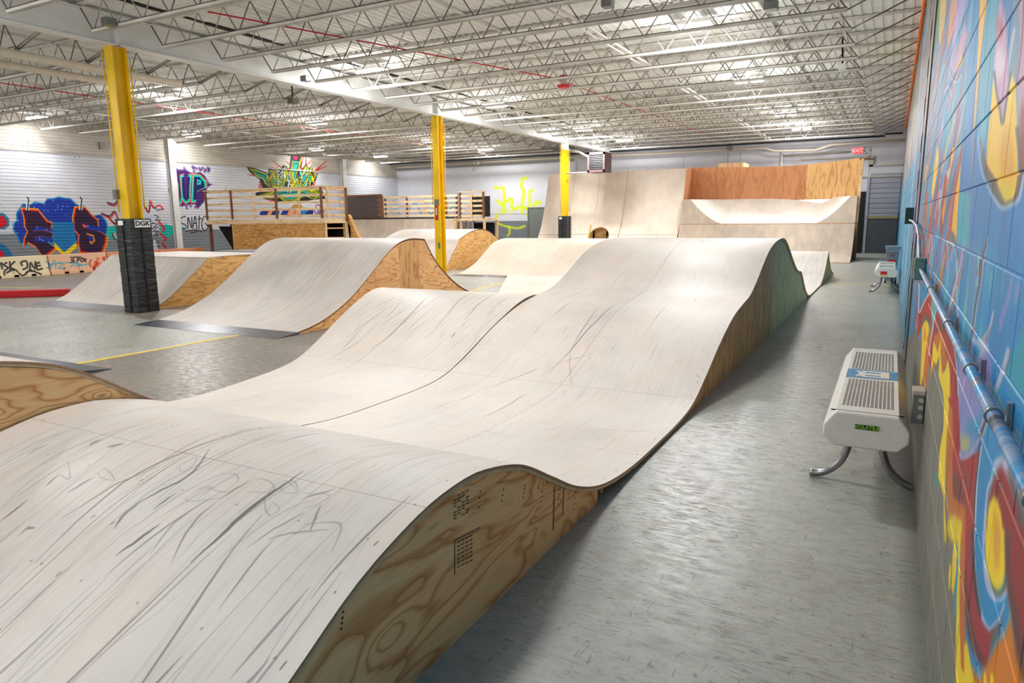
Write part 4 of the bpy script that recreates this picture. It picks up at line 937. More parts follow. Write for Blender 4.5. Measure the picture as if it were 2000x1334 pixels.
pipe('heating_pipe', [(-24.5,31.9,4.42),(-16,31.9,4.46),(-5.0,31.9,4.4),(-4.6,31.9,4.25),(-3.0,31.9,4.2),(-2.4,31.9,4.38),(.2,31.9,4.42)], .05, M_cream, 'cream pipe with a dropped bend along the far wall')
pipe('cable_run', [(-24.5,31.3,4.56),(-9,31.3,4.55),(-.5,31.3,4.55),(-.5,31.3,4.62),(.1,31.3,4.62)], .035, M_black, 'black cable run hung along the top of the far wall', 'cable')
pipe('wall_pipe', [(-4.35,32.35,4.3),(-4.35,32.35,3.2)], .05, M_white, 'white vertical pipe dropping behind the wall ride')
pipe('wall_pipe', [(-6.6,32.35,4.3),(-6.6,32.35,3.2)], .03, M_whited, 'thin grey vertical pipe on the far wall')
pipe('exit_conduit', [(-4.3,32.4,4.08),(-1.75,32.4,4.12)], .045, M_whited, 'long grey tube running left from the exit sign')
for i, (px_, py_) in enumerate(((930,317),(1425,289))):
    q = at_y(px_, py_, 31.6); mb = MB(); mb.tube([(q[0], 31.5, q[2]), (q[0], 31.75, q[2])], .13, 16, cap=False); mb.tube([(q[0], 31.7, q[2]), (q[0], 31.74, q[2])], .1, 16)
    tag(mb.build('vent_cap', M_whited), ['round vent pipe end on the far wall left of the heater', 'round vent pipe end on the far wall above the wall ride'][i], 'vent')
# pipe bundle in the far left corner
for i in range(4):
    pipe('corner_pipe', [(-24.3+.1*i, 22.5+i*.5, 4.5-.012*i), (-20.5-.5*i, 30.5-.4*i, 4.5-.012*i)], .025, M_whited, ['first', 'second', 'third', 'fourth', 'fifth'][i] + ' slender pipe from the far wall in the far left corner bundle', 'pipe', 'corner pipe bundle', 6)

# ------------------------------------------------------------------ lamps: fixtures hung between the joists
def fixture(x, y, twin, label):
    e = empty('high_bay_light', (x, y, 4.84), 0, label, 'ceiling light', 'high-bay lights')
    offs = (-.19, .19) if twin else (0,)
    h = MB(); pn = MB()
    for o in offs:
        wx = .15 if twin else .34
        h.box(o-wx, -.19, .03, o+wx, .19, .1); pn.box(o-wx+.015, -.175, -.035, o+wx-.015, .175, .032)
    h.build('housing', M_white, e); pn.build('light_panel', M_lamp, e)
    for sx_ in (-.25, .25): hg = MB(); hg.tube([(sx_, 0, .1), (sx_*.6, 0, .205)], .006, 5); hg.build('hanger', M_whited, e)
    near_wall = x < -23; far_ = y > 28
    ld = bpy.data.lights.new('lamp', 'AREA'); ld.shape = 'RECTANGLE'; ld.size = .68; ld.size_y = .32; ld.energy = LAMP_W*(.35 if near_wall else (1.1 if far_ else (.75 if y < 6 and y > 2 else 1))); ld.color = LAMP_C
    lo = bpy.data.objects.new('lamp', ld); COL.objects.link(lo); lo.parent = e; lo.location = (0, 0, -.045)
    ld = bpy.data.lights.new('added_fill', 'POINT'); ld.energy = FILL_W*(.22 if near_wall else (.75 if far_ else (.7 if y < 6 and y > 2 else 1))); ld.shadow_soft_size = .25; ld.color = LAMP_C
    lo = bpy.data.objects.new('added_fill', ld); COL.objects.link(lo); lo.parent = e; lo.location = (0, 0, -.8)  # unseen fill light hanging below the fixture, added to even out the roof
rowsL = {-3.35: 'row over the aisle side', -10.5: 'row right of the yellow columns', -17.5: 'row left of the yellow columns', -23.9: 'row beside the white siding'}
ordn = ['behind the camera in the ', 'overhead out of view in the ', 'nearest visible in the ', 'second visible in the ', 'third visible in the ', 'farthest in the ']
for xi, nm in rowsL.items():
    for j, y in enumerate((-2.0, 5.3, 12.95, 18.5, 25.15, 29.85)):  # the last one beside the siding is an added lamp, brightening that corner
        if xi == -10.5 and j == 1: y = 3.0
        if xi < -17 and j < 2 and j == 0: pass
        fixture(xi, y, xi == -3.35, ('twin' if xi == -3.35 else 'single') + ' white ceiling light, ' + ordn[j] + nm)

# ================================================================== RAMPS
def smooth_profile(pts, step=.07):
    q = spline(pts, 24); q = [(float(p[0]), float(p[1])) for p in q]; o = [q[0]]
    for p in q[1:]:
        if math.hypot(p[0]-o[-1][0], p[1]-o[-1][1]) >= step: o.append(p)
    if math.hypot(q[-1][0]-o[-1][0], q[-1][1]-o[-1][1]) > 1e-3: o.append(q[-1])
    return [(p[0], max(p[1], .012)) for p in o]
def cut(prof, a, b):
    """part of the profile between distances a and b measured along y"""
    def at(y):
        for p, q in zip(prof[:-1], prof[1:]):
            if p[0] <= y <= q[0]: t = (y-p[0])/(q[0]-p[0]+1e-9); return (y, p[1]+(q[1]-p[1])*t)
        return prof[0] if y < prof[0][0] else prof[-1]
    a = max(a, prof[0][0]); b = min(b, prof[-1][0])
    return [at(a)] + [p for p in prof if a+.004 < p[0] < b-.004] + [at(b)]
def slab(prof, xa, xb, thick, drop, mats, name, parent):
    """curved sheet following the profile, xa/xb numbers or functions of y"""
    fa = xa if callable(xa) else (lambda y: xa); fb = xb if callable(xb) else (lambda y: xb)
    mb = MB(); n = len(prof); nrm = []
    for i in range(n):
        a = prof[max(i-1,0)]; b = prof[min(i+1,n-1)]; d = math.hypot(b[0]-a[0], b[1]-a[1]) or 1; nrm.append((-(b[1]-a[1])/d, (b[0]-a[0])/d))
    T = []; B = []
    for (y, z), (ny_, nz) in zip(prof, nrm):
        yt, zt = y-ny_*drop, z-nz*drop; yb, zb = y-ny_*(drop+thick), z-nz*(drop+thick)
        T.append([(fa(y), yt, zt), (fb(y), yt, zt)]); B.append([(fa(y), yb, zb), (fb(y), yb, zb)])
    for i in range(n-1):
        mb.add([T[i][0],T[i][1],T[i+1][1],T[i+1][0]], [(0,1,2,3)], 0, True)
        mb.add([B[i][0],B[i][1],B[i+1][1],B[i+1][0]], [(3,2,1,0)], 1, True)
        for s_ in (0, 1): mb.add([T[i][s_],B[i][s_],B[i+1][s_],T[i+1][s_]], [(0,1,2,3)], 1, False)
    for i in (0, n-1): mb.add([T[i][0],T[i][1],B[i][1],B[i][0]], [(0,1,2,3)], 1)
    o = mb.build(name, mats, parent); me = o.data; me.set_sharp_from_angle(angle=R(40)); return o
def side(prof, x, y0, y1, mat, parent, th=.018, drop=.03, name='side_panel', zb=0.0, xf=None, m2=None):
    q = cut(prof, y0+.003, y1-.003); mb = MB(); n = len(q); V = []
    X = xf if xf else (lambda y: x)
    for y, z in q: zt = max(zb+.003, z-drop); V.append([(X(y), y, zb), (X(y), y, zt), (X(y)+th, y, zb), (X(y)+th, y, zt)])
    for i in range(n-1):
        a, b = V[i], V[i+1]
        mb.add([a[0],b[0],b[1],a[1]], [(0,1,2,3)]); mb.add([a[2],b[2],b[3],a[3]], [(3,2,1,0)]); mb.add([a[1],b[1],b[3],a[3]], [(0,1,2,3)]); mb.add([a[0],b[0],b[2],a[2]], [(3,2,1,0)])
    for a in (V[0], V[-1]): mb.add([a[0],a[1],a[3],a[2]], [(0,1,2,3)])
    return mb.build(name, mat, parent)
GAP = .0012
def decks(prof, xs, ys, e, top=None, over=.0, fl=None):
    """sheets of decking: xs the across seams, ys the seams along"""
    for i in range(len(xs)-1):
        a = xs[i]; b = xs[i+1]
        fa = (lambda y, a=a: (a(y) if callable(a) else a)+GAP); fb = (lambda y, b=b: (b(y) if callable(b) else b)-GAP)
        sh = 0
        for c0, c1 in zip(ys[:-1], ys[1:]):
            q = cut(prof, c0+GAP*.7, c1-GAP*.7)
            if len(q) < 2 or q[-1][0]-q[0][0] < .02: continue
            slab(q, fa, fb, .011, 0, [top or M_deck, M_edge], 'deck_sheet', e)
def under(prof, xa, xb, e): slab(prof, xa, xb, .014, .0125, [M_under, M_under], 'under_sheet', e)

# --- the long wave ramp on the right of the hall
e = empty('wave_ramp', (-1.31, 2, 0), 0, 'long whitewashed double-wave skate ramp filling the foreground beside the aisle', 'skate ramp')
def loc(prof, dy): return [(y-dy, z) for y, z in prof]
W1 = smooth_profile([(-.35,.015),(.0,.02),(.4,.07),(.8,.2),(1.16,.375),(1.45,.52),(1.76,.61),(2.0,.635),(2.2,.62),(2.5,.54),(2.8,.385),(3.1,.23),(3.45,.115),(3.9,.055),(4.45,.04),(5.1,.045),(5.5,.09),(5.9,.22),(6.3,.375),(6.7,.51),(7.1,.61),(7.5,.665),(7.9,.715),(8.3,.84),(8.7,1.0),(9.1,1.14),(9.6,1.23),(10.2,1.265),(10.6,1.23),(11.0,1.12),(11.5,.94),(12.0,.77),(12.4,.67),(12.7,.64),(12.95,.6),(13.3,.44),(13.8,.22),(14.3,.08),(14.9,.035),(16.5,.035)])
W1l = loc(W1, 2)
XR = 0.0; XM = -1.2; XL = -2.4      # local: right edge at x = -1.31, seams 1.2 m apart
decks(W1l, [XL, XM, XR], [-2.35, -.2, 2.2, 3.55, 5.9, 8.2, 10.5, 12.7, 14.5], e)
under(W1l, XL, XR-.004, e)
for i, (y0, y1, mt) in enumerate(((-2.35,-.9,M_ply),(-.9,1.45,M_ply),(3.1,5.9,M_plyc),(5.9,7.7,M_plyc),(7.7,10.0,M_plyb),(10.0,12.4,M_plyb))):
    side(W1l, -.045, y0, y1, mt, e)
for y0, y1 in ((-2.35, 2.4), (2.4, 12.4)): side(W1l, XL+.03, y0, y1, M_plyc, e)
mb = MB()     # framing ribs under the deck in the shallow valleys
for y in np.arange(1.6, 3.2, .2): mb.box(XL+.05, y-.02, .0, -.06, y+.02, .02)
mb.build('floor_batten', M_under, e)
# printed stamps and chalk marks on the near side sheet
mb = MB(); X0 = -.0265
def yz(px_, py_): q = at_x(px_, py_, -1.31-.0265); return (q[1]-2, q[2])
def mark(a, b, wd, mb, mi=0):
    a = yz(*a); b = yz(*b); mb.bar((X0+.001, a[0], a[1]), (X0+.001, b[0], b[1]), .002, wd, mi, up=(0, -(b[1]-a[1]), b[0]-a[0]))
for (x0, y0, x1, y1) in ((888,1055,938,1030),(888,1055,888,1122),):
    mark((x0,y0), (x1,y1), .003, mb)
for k in range(7):
    for j in range(4):
        xx = 893+j*8; yy = 1060+k*8-j*4
        mark((xx,yy), (xx+5,yy-3), .004, mb)
for k in range(8):
    for j in range(4):
        xx = 886+j*8; yy = 972+k*6-j*4
        if (k+j) % 4: mark((xx,yy), (xx+5,yy-3), .0035, mb)
mb.build('ink_stamp', simple('faded_stamp_ink', rgb(104,82,62), .7), e)
mb = MB(); mark((1083,950),(1080,1035),.012,mb); mark((1101,952),(1099,1005),.009,mb); mb.build('red_marker_line', simple('faded_red_marker', rgb(176,88,84), .7), e)
mb = MB()
for x0, ys_ in ((983,(956,967,978)), (1025,(948,955,963,972)), (1060,(950,960,970,980)), (1093,(955,965,975,985)), (1124,(960,972,984,995)), (1155,(955,966,980)), (1180,(950,960,970)), (670,(1195,1207,1217,1228)), (938,(960,972,990))):
    for y_ in ys_: q = yz(x0-(y_-ys_[0])*.12, y_); mb.box(X0, q[0]-.003, q[1]-.003, X0+.002, q[0]+.003, q[1]+.003)
mb.build('nail_hole', M_ink, e)

# --- small sharp spine at the far end of the same lane
e = empty('spine_ramp', (-1.31, 18.7, 0), 0, 'small sharp-peaked spine ramp at far end of the long wave ramp', 'skate ramp')
SP = smooth_profile([(-2.2,.03),(-1.7,.05),(-1.2,.16),(-.75,.33),(-.35,.55),(-.05,.69)]) + smooth_profile([(.05,.69),(.35,.5),(.8,.3),(1.4,.12),(2.1,.015)])
decks(SP, [-2.3, -1.15, 0], [-2.2, 0, 2.1], e, M_deck2); side(SP, -.03, -1.9, 2.0, M_plyc, e); side(SP, -2.28, -1.9, 2.0, M_plyc, e)

# --- left lane: taller near roller, valley and second crest, its left edge splayed
e = empty('roller_ramp', (-3.72, 2, 0), 0, 'whitewashed roller ramp left of the long wave ramp, tall near hump cut by frame edge', 'skate ramp')
W2 = smooth_profile([(-1.3,.015),(-.8,.1),(-.3,.34),(.2,.64),(.7,.86),(1.2,.965),(1.6,.94),(1.9,.88),(2.1,.79),(2.3,.66),(2.55,.5),(2.85,.32),(3.15,.2),(3.45,.115),(3.9,.055),(4.45,.04),(5.1,.045),(5.5,.09),(5.9,.22),(6.3,.375),(6.7,.515),(7.05,.62),(7.35,.665),(7.65,.645),(7.95,.56),(8.3,.38),(8.7,.17),(9.1,.05),(9.5,.015)])
W2l = loc(W2, 2)
LE = lambda y: (-5.25 - (y+2-3.6)*.215) + 3.72 if y+2 > 1.5 else -5.25+.45+3.72
decks(W2l, [LE, -1.15, 0], [-3.3, -1.0, 1.4, 3.55, 6.0, 7.5], e)
under(W2l, lambda y: LE(y)+.004, -.004, e)
side(W2l, -.022, -3.3, -.8, M_ply, e); side(W2l, -.022, -.8, 1.2, M_ply, e); side(W2l, 0, -3.0, 7.2, M_ply, e, xf=lambda y: LE(y)+.02)
side(W2l, -.022, 5.4, 7.2, M_plyc, e)

# --- plate-edged ramp at the left edge of the picture
e = empty('edge_ramp', (-7.39, 4.45, 0), 0, 'ramp with steel edge plate at left frame edge behind the tall near hump', 'skate ramp')
EP = smooth_profile([(-3.2,.75),(-2.6,.62),(-2.0,.42),(-1.4,.23),(-.9,.11),(-.45,.045),(-.3,.03)])
decks(EP, [-3.4, -1.7, -.02], [-3.2, -1.4, -.3], e); side(EP, -.05, -3.2, -.35, M_ply, e); side(EP, -3.35, -3.2, -.35, M_ply, e)
mb = MB(); mb.add([(-3.4,-.38,.05),(0,-.38,.05),(0,0,.004),(-3.4,0,.004),(-3.4,-.38,.0),(0,-.38,.0),(0,0,.0),(-3.4,0,.0)], [(0,1,2,3),(7,6,5,4),(0,4,5,1),(1,5,6,2),(2,6,7,3),(3,7,4,0)])
mb.build('edge_plate', M_plate, e)

# --- rotated launch ramps
def plate(e, x0, x1, ya, yb, h, n=3):
    w_ = (x1-x0)/n
    for i in range(n):
        a = x0+i*w_+.004; b = x0+(i+1)*w_-.004; mb = MB()
        mb.add([(a,ya,.003),(b,ya,.003),(b,yb,h),(a,yb,h),(a,ya,0),(b,ya,0),(b,yb,.0),(a,yb,.0)], [(0,1,2,3),(7,6,5,4),(0,4,5,1),(1,5,6,2),(2,6,7,3),(3,7,4,0)])
        mb.build('edge_plate', M_plate, e)
e = empty('hump_ramp', (-7.26, 7.05, 0), 0, 'large pale hump ramp with plywood flank and steel front plate in mid hall', 'skate ramp')
D = smooth_profile([(0,.03),(.3,.08),(.62,.17),(1.0,.33),(1.33,.52),(1.68,.76),(2.0,.99),(2.35,1.18),(2.7,1.255),(3.1,1.24)])[:-1] + [(3.14,1.235)]
D2 = smooth_profile([(3.14,1.225),(3.45,.85),(3.92,.49),(4.37,.25),(4.9,.09),(5.5,.02)])
DP = D + D2
decks(D, [-3.06, -1.54, .01], [0, 1.0, 2.35, 3.14], e, M_deck2); decks(D2, [-3.06, -1.54, .01], [3.14, 5.5], e, M_deck2)
for y0, y1, mt in ((.03,1.75,M_ply),(1.75,2.4,M_ply),(2.4,2.95,M_plyc),(2.95,5.4,M_ply)): side(DP, -.02, y0, y1, mt, e)
side(DP, -3.04, .03, 5.4, M_ply, e)
plate(e, -3.06, .04, -.42, .0, .03, 3)

e = empty('side_ramp', (-11.8, 7.98, 0), 0, 'lower launch ramp with bold-grained plywood side behind nearest column pad', 'skate ramp')
E1 = smooth_profile([(0,.02),(.24,.12),(.48,.27),(.72,.44),(.96,.63),(1.26,.86)]) + [(1.28,.885),(1.8,.895),(3.0,.89)]
decks(E1, [-3.15, -1.6, 0], [0, 1.27, 3.0], e, M_deck2); side(E1, -.03, .03, 1.35, M_plyd, e, drop=.02); side(E1, -.03, 1.35, 3.0, M_plyd, e); side(E1, -3.13, .03, 3.0, M_ply, e)
plate(e, -3.15, -.35, -.42, .0, .03, 2)

e = empty('kinked_ramp', (-12.06, 17.97, 0), 0, 'pale kinked roller ramp right behind the middle yellow column', 'skate ramp')
Fp = smooth_profile([(0,.02),(.15,.17),(.3,.36),(.5,.58),(.7,.75),(.82,.93)])[:-1] + [(.84,.95)] + smooth_profile([(.88,.96),(1.39,1.13),(1.8,1.21),(2.21,1.24),(2.71,1.16),(3.1,1.0),(3.5,.8),(4.0,.5),(4.6,.2),(5.3,.02)])
decks(Fp, [-3.0, -1.5, 0], [0, .85, 2.6, 5.3], e, M_deck2); side(Fp, -.02, .02, 5.2, M_plyd, e); side(Fp, -2.98, .02, 5.2, M_plyd, e)

e = empty('quarter_roller', (-3.78, 16.8, 0), 0, 'wide tan-stained roller ramp with dark steel plate beyond the wave ramp valley', 'skate ramp')
G = smooth_profile([(0,.025),(.4,.09),(.8,.2),(1.2,.36),(1.6,.57),(1.95,.76),(2.3,.88),(2.7,.94),(3.1,.95),(3.5,.88),(4.0,.66),(4.6,.34),(5.3,.08),(5.8,.02)])
decks(G, [-7.1, -4.7, -2.3, 0], [0, 1.0, 3.0, 5.8], e, deck_mat('tan_birch_deck', (206,195,181), False, .9, .6)); side(G, -7.08, .05, 5.6, M_ply, e); side(G, -.04, .05, 5.6, M_ply, e)
plate(e, -7.1, -5.35, -.4, 0, .025, 3)
e = empty('floor_sheet', (-3.78, 16.8, 0), 0, 'low pale sheet laid between the double crest and the tan roller', 'ramp deck')
mb = MB(); A = [(-5.42,0),(-3.4,-4.1),(-2.75,-5.4),(-.02,-5.4),(-.02,-.03)]
A = [(-5.42,-.03),(-3.42,-4.1),(-2.8,-5.4),(-1.4,-5.4),(-1.4,-.03)]; mb.prism(A, 'z', 0, .04, 0, 1); mb.build('deck_sheet', [M_deck3, M_edge], e)
mb = MB(); mb.prism([(-1.394,-.03),(-1.394,-5.4),(-.02,-5.4),(-.02,-.03)], 'z', 0, .04, 0, 1); mb.build('deck_sheet', [M_deck3, M_edge], e)

# --- the big wall ride at the end of the hall
e = empty('wall_ride', (-7.3, 25.2, 0), 0, 'tall pale plywood quarter pipe with arched mouse hole at the far wall', 'quarter pipe')
Q = smooth_profile([(0,.02),(.5,.07),(.95,.2),(1.3,.38),(1.6,.6),(1.85,.87),(2.1,1.25),(2.3,1.68),(2.47,2.12),(2.63,2.6),(2.76,3.02),(2.87,3.45)], .06)
hxa, hxb = at_y(1147, 465, 26.9)[0]+7.3, at_y(1188, 465, 26.9)[0]+7.3; hz = 1.16; hc = (hxa+hxb)/2; hw = (hxb-hxa)/2
def inside_hole(x, z): 
    zr = hz-hw*.9
    return abs(x-hc) < hw and (z < zr or ((x-hc)/hw)**2+((z-zr)/(hz-zr))**2 < 1)
XQ = [-6.0, -4.75, -3.6, -2.4, -1.2, 0]
seamz = [Q[0][0], 1.85, 2.87]
for i in range(5):
    for c0, c1 in zip(seamz[:-1], seamz[1:]):
        a, b = XQ[i]+GAP, XQ[i+1]-GAP; q = cut(Q, c0+.004, c1-.004)
        if not (a < hxb and b > hxa and c0 < 2.0): slab(q, a, b, .03, 0, [M_deck3, M_edge], 'deck_sheet', e); continue
        # sheet with the arched hole cut out
        qq = [];
        for p0, p1 in zip(q[:-1], q[1:]):
            for t_ in (0, .34, .67): qq.append((p0[0]+(p1[0]-p0[0])*t_, p0[1]+(p1[1]-p0[1])*t_))
        qq.append(q[-1]); xs = list(np.linspace(a, b, 44)); mb = MB(); ok = {}
        for ii in range(len(xs)-1):
            for jj in range(len(qq)-1):
                xm = (xs[ii]+xs[ii+1])/2; zm = (qq[jj][1]+qq[jj+1][1])/2
                if inside_hole(xm, zm): continue
                mb.add([(xs[ii],*qq[jj]),(xs[ii+1],*qq[jj]),(xs[ii+1],*qq[jj+1]),(xs[ii],*qq[jj+1])], [(0,1,2,3)], 0, True)
        o = mb.build('deck_sheet', [M_deck3, M_edge], e); so = o.modifiers.new('thick', 'SOLIDIFY'); so.thickness = .03; so.offset = 1 if False else -1; so.material_offset_rim = 1
# rim of the hole
rim = []
for k in range(25):
    a_ = math.pi*k/24; zr = hz-hw*.9; z_ = zr+math.sin(a_)*(hz-zr); x_ = hc+math.cos(a_)*hw
    rim.append((x_, z_))
zb_ = .1
rim = [(hxb, zb_)] + [(hxb, z) for z in (.3,.5,)] + rim + [(hxa, .5), (hxa, .3), (hxa, zb_)]
def qy_at(z):
    for p, q in zip(Q[:-1], Q[1:]):
        if p[1] <= z <= q[1]: return p[0]+(q[0]-p[0])*(z-p[1])/(q[1]-p[1]+1e-9)
    return Q[-1][0]
mb = MB(); mb.tube([(x_, qy_at(z_)+.008, z_) for x_, z_ in rim], .022, 8); mb.build('hole_rim', M_plyc, e)
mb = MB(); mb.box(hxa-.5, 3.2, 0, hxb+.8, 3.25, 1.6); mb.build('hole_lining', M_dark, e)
mb = MB(); mb.prism([(1.5,0),(2.0,.0),(2.2,1.0),(2.0,1.3),(1.75,.8)], 'x', hxa+.0, hxa+.05); mb.box(hxa+.05, 2.4, 0, hxa+.55, 2.45, 1.5); mb.build('inner_rib', M_plyd, e)
mb = MB(); mb.tube([(hxb-.42+.25*math.sin(t_), 2.3, .45+.55*t_/1.5) for t_ in np.linspace(0, 1.5, 8)], .05, 8); mb.build('inner_brace', M_steel, e)
side(Q, -.05, .3, 2.86, M_plyo, e); mb = MB(); mb.box(-.05, 2.87, 0, -.03, 4.0, 3.46); mb.build('side_panel', M_plyo, e); side(Q, -5.97, .3, 2.86, M_plyc, e)
mb = MB(); mb.box(-6, 2.9, 3.38, 0, 3.0, 3.45); mb.build('top_ledge', M_pine, e)

# --- lower quarter with a scooped pocket and the orange wall above
e = empty('bowl_wall', (-7.26, 25.3, 0), 0, 'quarter pipe with scooped white pocket below an upright orange plywood wall', 'quarter pipe')
Wd = 6.12
Q2 = smooth_profile([(0,.02),(.45,.07),(.85,.18),(1.2,.36),(1.5,.62),(1.72,.92),(1.88,1.28)], .06)
seam2 = [0.0, .95, 1.95, 2.95, 3.95, 5.0, Wd]
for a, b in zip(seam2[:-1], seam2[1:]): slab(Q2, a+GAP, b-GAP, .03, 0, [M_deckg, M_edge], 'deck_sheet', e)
def qf2(y):    # the transition goes on rising at both ends
    t_ = (y-1.88)/.42; return 1.28+.95*t_**.9 if t_ > 0 else 1.28
def gf2(x, y):
    s_ = max(0, (1.7-x)/1.55, (x-4.75)/1.25); t_ = max(0, (y-1.9)/1.93); return 1.27+.96*t_**1.5+1.0*s_**1.5
nx, ny_ = 180, 112
grid = [[None]*(ny_+1) for _ in range(nx+1)]
for i in range(nx+1):
    for j in range(ny_+1):
        x_ = Wd*i/nx; y_ = 1.88+1.95*j/ny_; grid[i][j] = (x_, y_, min(qf2(y_), gf2(x_, y_), 2.23))
for k, (i0, i1) in enumerate(((0,44),(44,76),(76,108),(108,140),(140,180))):
    mb = MB()
    for i in range(i0, i1):
        for j in range(ny_):
            xm = Wd*(i+.5)/nx; ym = 1.88+1.95*(j+.5)/ny_; low = qf2(ym) < gf2(xm, ym)
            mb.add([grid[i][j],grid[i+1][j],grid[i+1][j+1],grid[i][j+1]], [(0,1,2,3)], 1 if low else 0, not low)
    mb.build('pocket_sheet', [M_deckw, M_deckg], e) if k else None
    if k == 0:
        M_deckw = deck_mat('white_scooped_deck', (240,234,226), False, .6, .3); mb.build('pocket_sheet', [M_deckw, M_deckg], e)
mb = MB(); mb.bar((0,1.885,1.275),(Wd,1.885,1.275), .03, .03); mb.build('coping', M_edge, e)
# upright wall in vertical sheets, curving forward at its right end
nW = 10
for i in range(nW):
    x0_ = Wd*i/nW - (.13 if i == 0 else 0); x1_ = Wd*(i+1)/nW; cv = lambda x_: 3.83-.75*max(0, (x_-2.6)/3.52)**2; tz = lambda x_: 3.54-.11*math.sin(min(1, x_/4.2)*math.pi/2*1.0)+.14*max(0,(x_-3.6)/2.5)**1.5
    mb = MB(); a, b = x0_+.002, x1_-.002
    mb.add([(a,cv(a),2.15),(b,cv(b),2.15),(b,cv(b)+.02,2.15),(a,cv(a)+.02,2.15),(a,cv(a),tz(a)),(b,cv(b),tz(b)),(b,cv(b)+.02,tz(b)),(a,cv(a)+.02,tz(a))], [(0,3,2,1),(4,5,6,7),(0,1,5,4),(1,2,6,5),(2,3,7,6),(3,0,4,7)])
    mb.build('wall_sheet', M_plyo if i < 7 else M_plyc, e)  # right-hand sheets in paler ply, the light on them put into the colour
mb = MB(); mb.box(Wd-.02, 1.86, .0, Wd+.07, 2.95, 1.28); mb.build('end_frame', M_brown, e)
mb = MB(); mb.bar((Wd+.03,2.1,1.28),(Wd+.05,3.0,3.5), .09, .12); mb.build('end_post', M_pine, e)
side(Q2, Wd-.03, .05, 1.87, M_brown, e)
mb = MB(); mb.box(Wd-.05, 2.95, 3.5, Wd+.4, 3.4, 3.54); mb.build('top_cap', M_brown, e)
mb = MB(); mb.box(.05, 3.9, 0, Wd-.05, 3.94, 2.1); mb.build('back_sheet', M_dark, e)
mb = MB(); mb.box(.9, 4.0, 3.3, 1.9, 5.2, 3.66); tag(mb.build('deck_box', M_pine, e))

# ================================================================== PLATFORMS, RAILINGS
YP = 18.0
def PX(px_, y): return at_y(px_, 430, y)[0]
e = empty('viewing_platform', (-19.8, YP, 0), 0, 'raised timber platform with slatted railing in front of the white siding', 'platform')
X0_, X1_ = PX(405, YP)+19.8, PX(634, YP)+19.8; DZ = 1.64; HB = 19.8
mb = MB(); mb.box(X0_, 0, DZ-.03, X1_, 1.1, DZ); mb.build('platform_deck', M_plyc, e)
for a, b in ((X0_, (X0_+X1_)/2-.003), ((X0_+X1_)/2+.003, X1_)):
    mb = MB(); mb.box(a, -.04, DZ-.16, b, 0, DZ); mb.build('fascia_board', M_pinex, e)
mb = MB(); mb.box(X1_, -.04, DZ-.16, X1_+.04, 1.1, DZ); mb.build('fascia_board', M_pinex, e)
xa = PX(455, YP)+HB; xb = PX(542, YP)+HB; xc = PX(632, YP)+HB
for a, b, s_ in ((xa, xb-.003, 0), (xb+.003, xc, 1)):
    mb = MB(); mb.box(a, -.02, 0, b, 0, DZ-.16); mb.build('front_panel', M_plyx, e)
for p_, m_ in ((408, M_brown), (457, M_brown), (500, M_pine), (544, M_brown), (589, M_pine), (632, M_brown)):
    x_ = PX(p_, YP)+HB; wd = .09 if m_ is M_brown else .045
    mb = MB(); mb.box(x_-wd/2, -.075, DZ+.01, x_+wd/2, -.042, DZ+1.05); mb.build('railing_post', m_, e)
mb = MB(); mb.box(X1_+.045, 1.0, DZ-.1, X1_+.08, 1.1, DZ+1.05); mb.build('railing_post', M_brown, e)
mb = MB(); mb.box(X1_+.045, .08, DZ-.0, X1_+.08, .14, DZ+1.05); mb.build('railing_post', M_pine, e)
for k, z_ in enumerate((.06, .29, .52, .75, .96)):
    for a, b in ((X0_, (X0_+X1_)/2-.002), ((X0_+X1_)/2+.002, X1_)):
        mb = MB(); mb.box(a, -.04, DZ+z_, b, -.003, DZ+z_+.085); mb.build('railing_slat', M_pinex, e)
    mb = MB(); mb.box(X1_+.005, .0, DZ+z_, X1_+.04, 1.1, DZ+z_+.085); mb.build('railing_slat', M_pine, e)
mb = MB(); mb.box(X0_-.02, -.09, DZ+1.05, X1_+.09, 0, DZ+1.085); mb.box(X1_, 0, DZ+1.05, X1_+.09, 1.12, DZ+1.085); mb.build('top_rail', M_pinex, e)
for x_, m_ in ((X0_+.06, M_brown), (xa-.06, M_pine), (X1_-.05, M_pine)):
    for y_ in (.02, 1.0):
        mb = MB(); mb.box(x_-.045, y_, 0, x_+.045, y_+.09, DZ-.03); mb.build('leg', m_, e)
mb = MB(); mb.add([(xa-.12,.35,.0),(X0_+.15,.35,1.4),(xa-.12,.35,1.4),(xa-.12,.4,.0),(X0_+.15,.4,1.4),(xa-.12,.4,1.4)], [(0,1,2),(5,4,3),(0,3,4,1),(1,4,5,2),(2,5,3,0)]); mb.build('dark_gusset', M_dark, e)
yr = 1.15
def px2(p_, q_): q = at_y(p_, q_, YP+yr); return (q[0]+HB, q[2])
cur = [px2(*p) for p in ((680,419),(684,424),(689,436),(695,450),(703,465),(716,482),(736,500))]; cur = [c_ for c_ in cur if c_[1] > .02]
mb = MB(); mb.prism([(X1_+.1, 0)] + [(X1_+.1, cur[0][1]-.06)] + [(a-.1, b-.02) for a, b in cur] + [(cur[-1][0]-.1, 0)], 'y', yr, yr+.03); mb.build('end_template', M_plyd, e)
mb = MB(); mb.prism([(a, b) for a, b in cur] + [(a-.13, b-.03) for a, b in cur[::-1]], 'y', yr-.05, yr+.1); mb.build('curved_rib', M_plyd, e)
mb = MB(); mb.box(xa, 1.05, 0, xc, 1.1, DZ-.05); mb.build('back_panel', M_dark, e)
for k in range(4):
    mb = MB(); mb.box(X1_-.9, .15, .3+.33*k, X1_-.02, .95, .34+.33*k); mb.build('inner_shelf', M_pine, e)
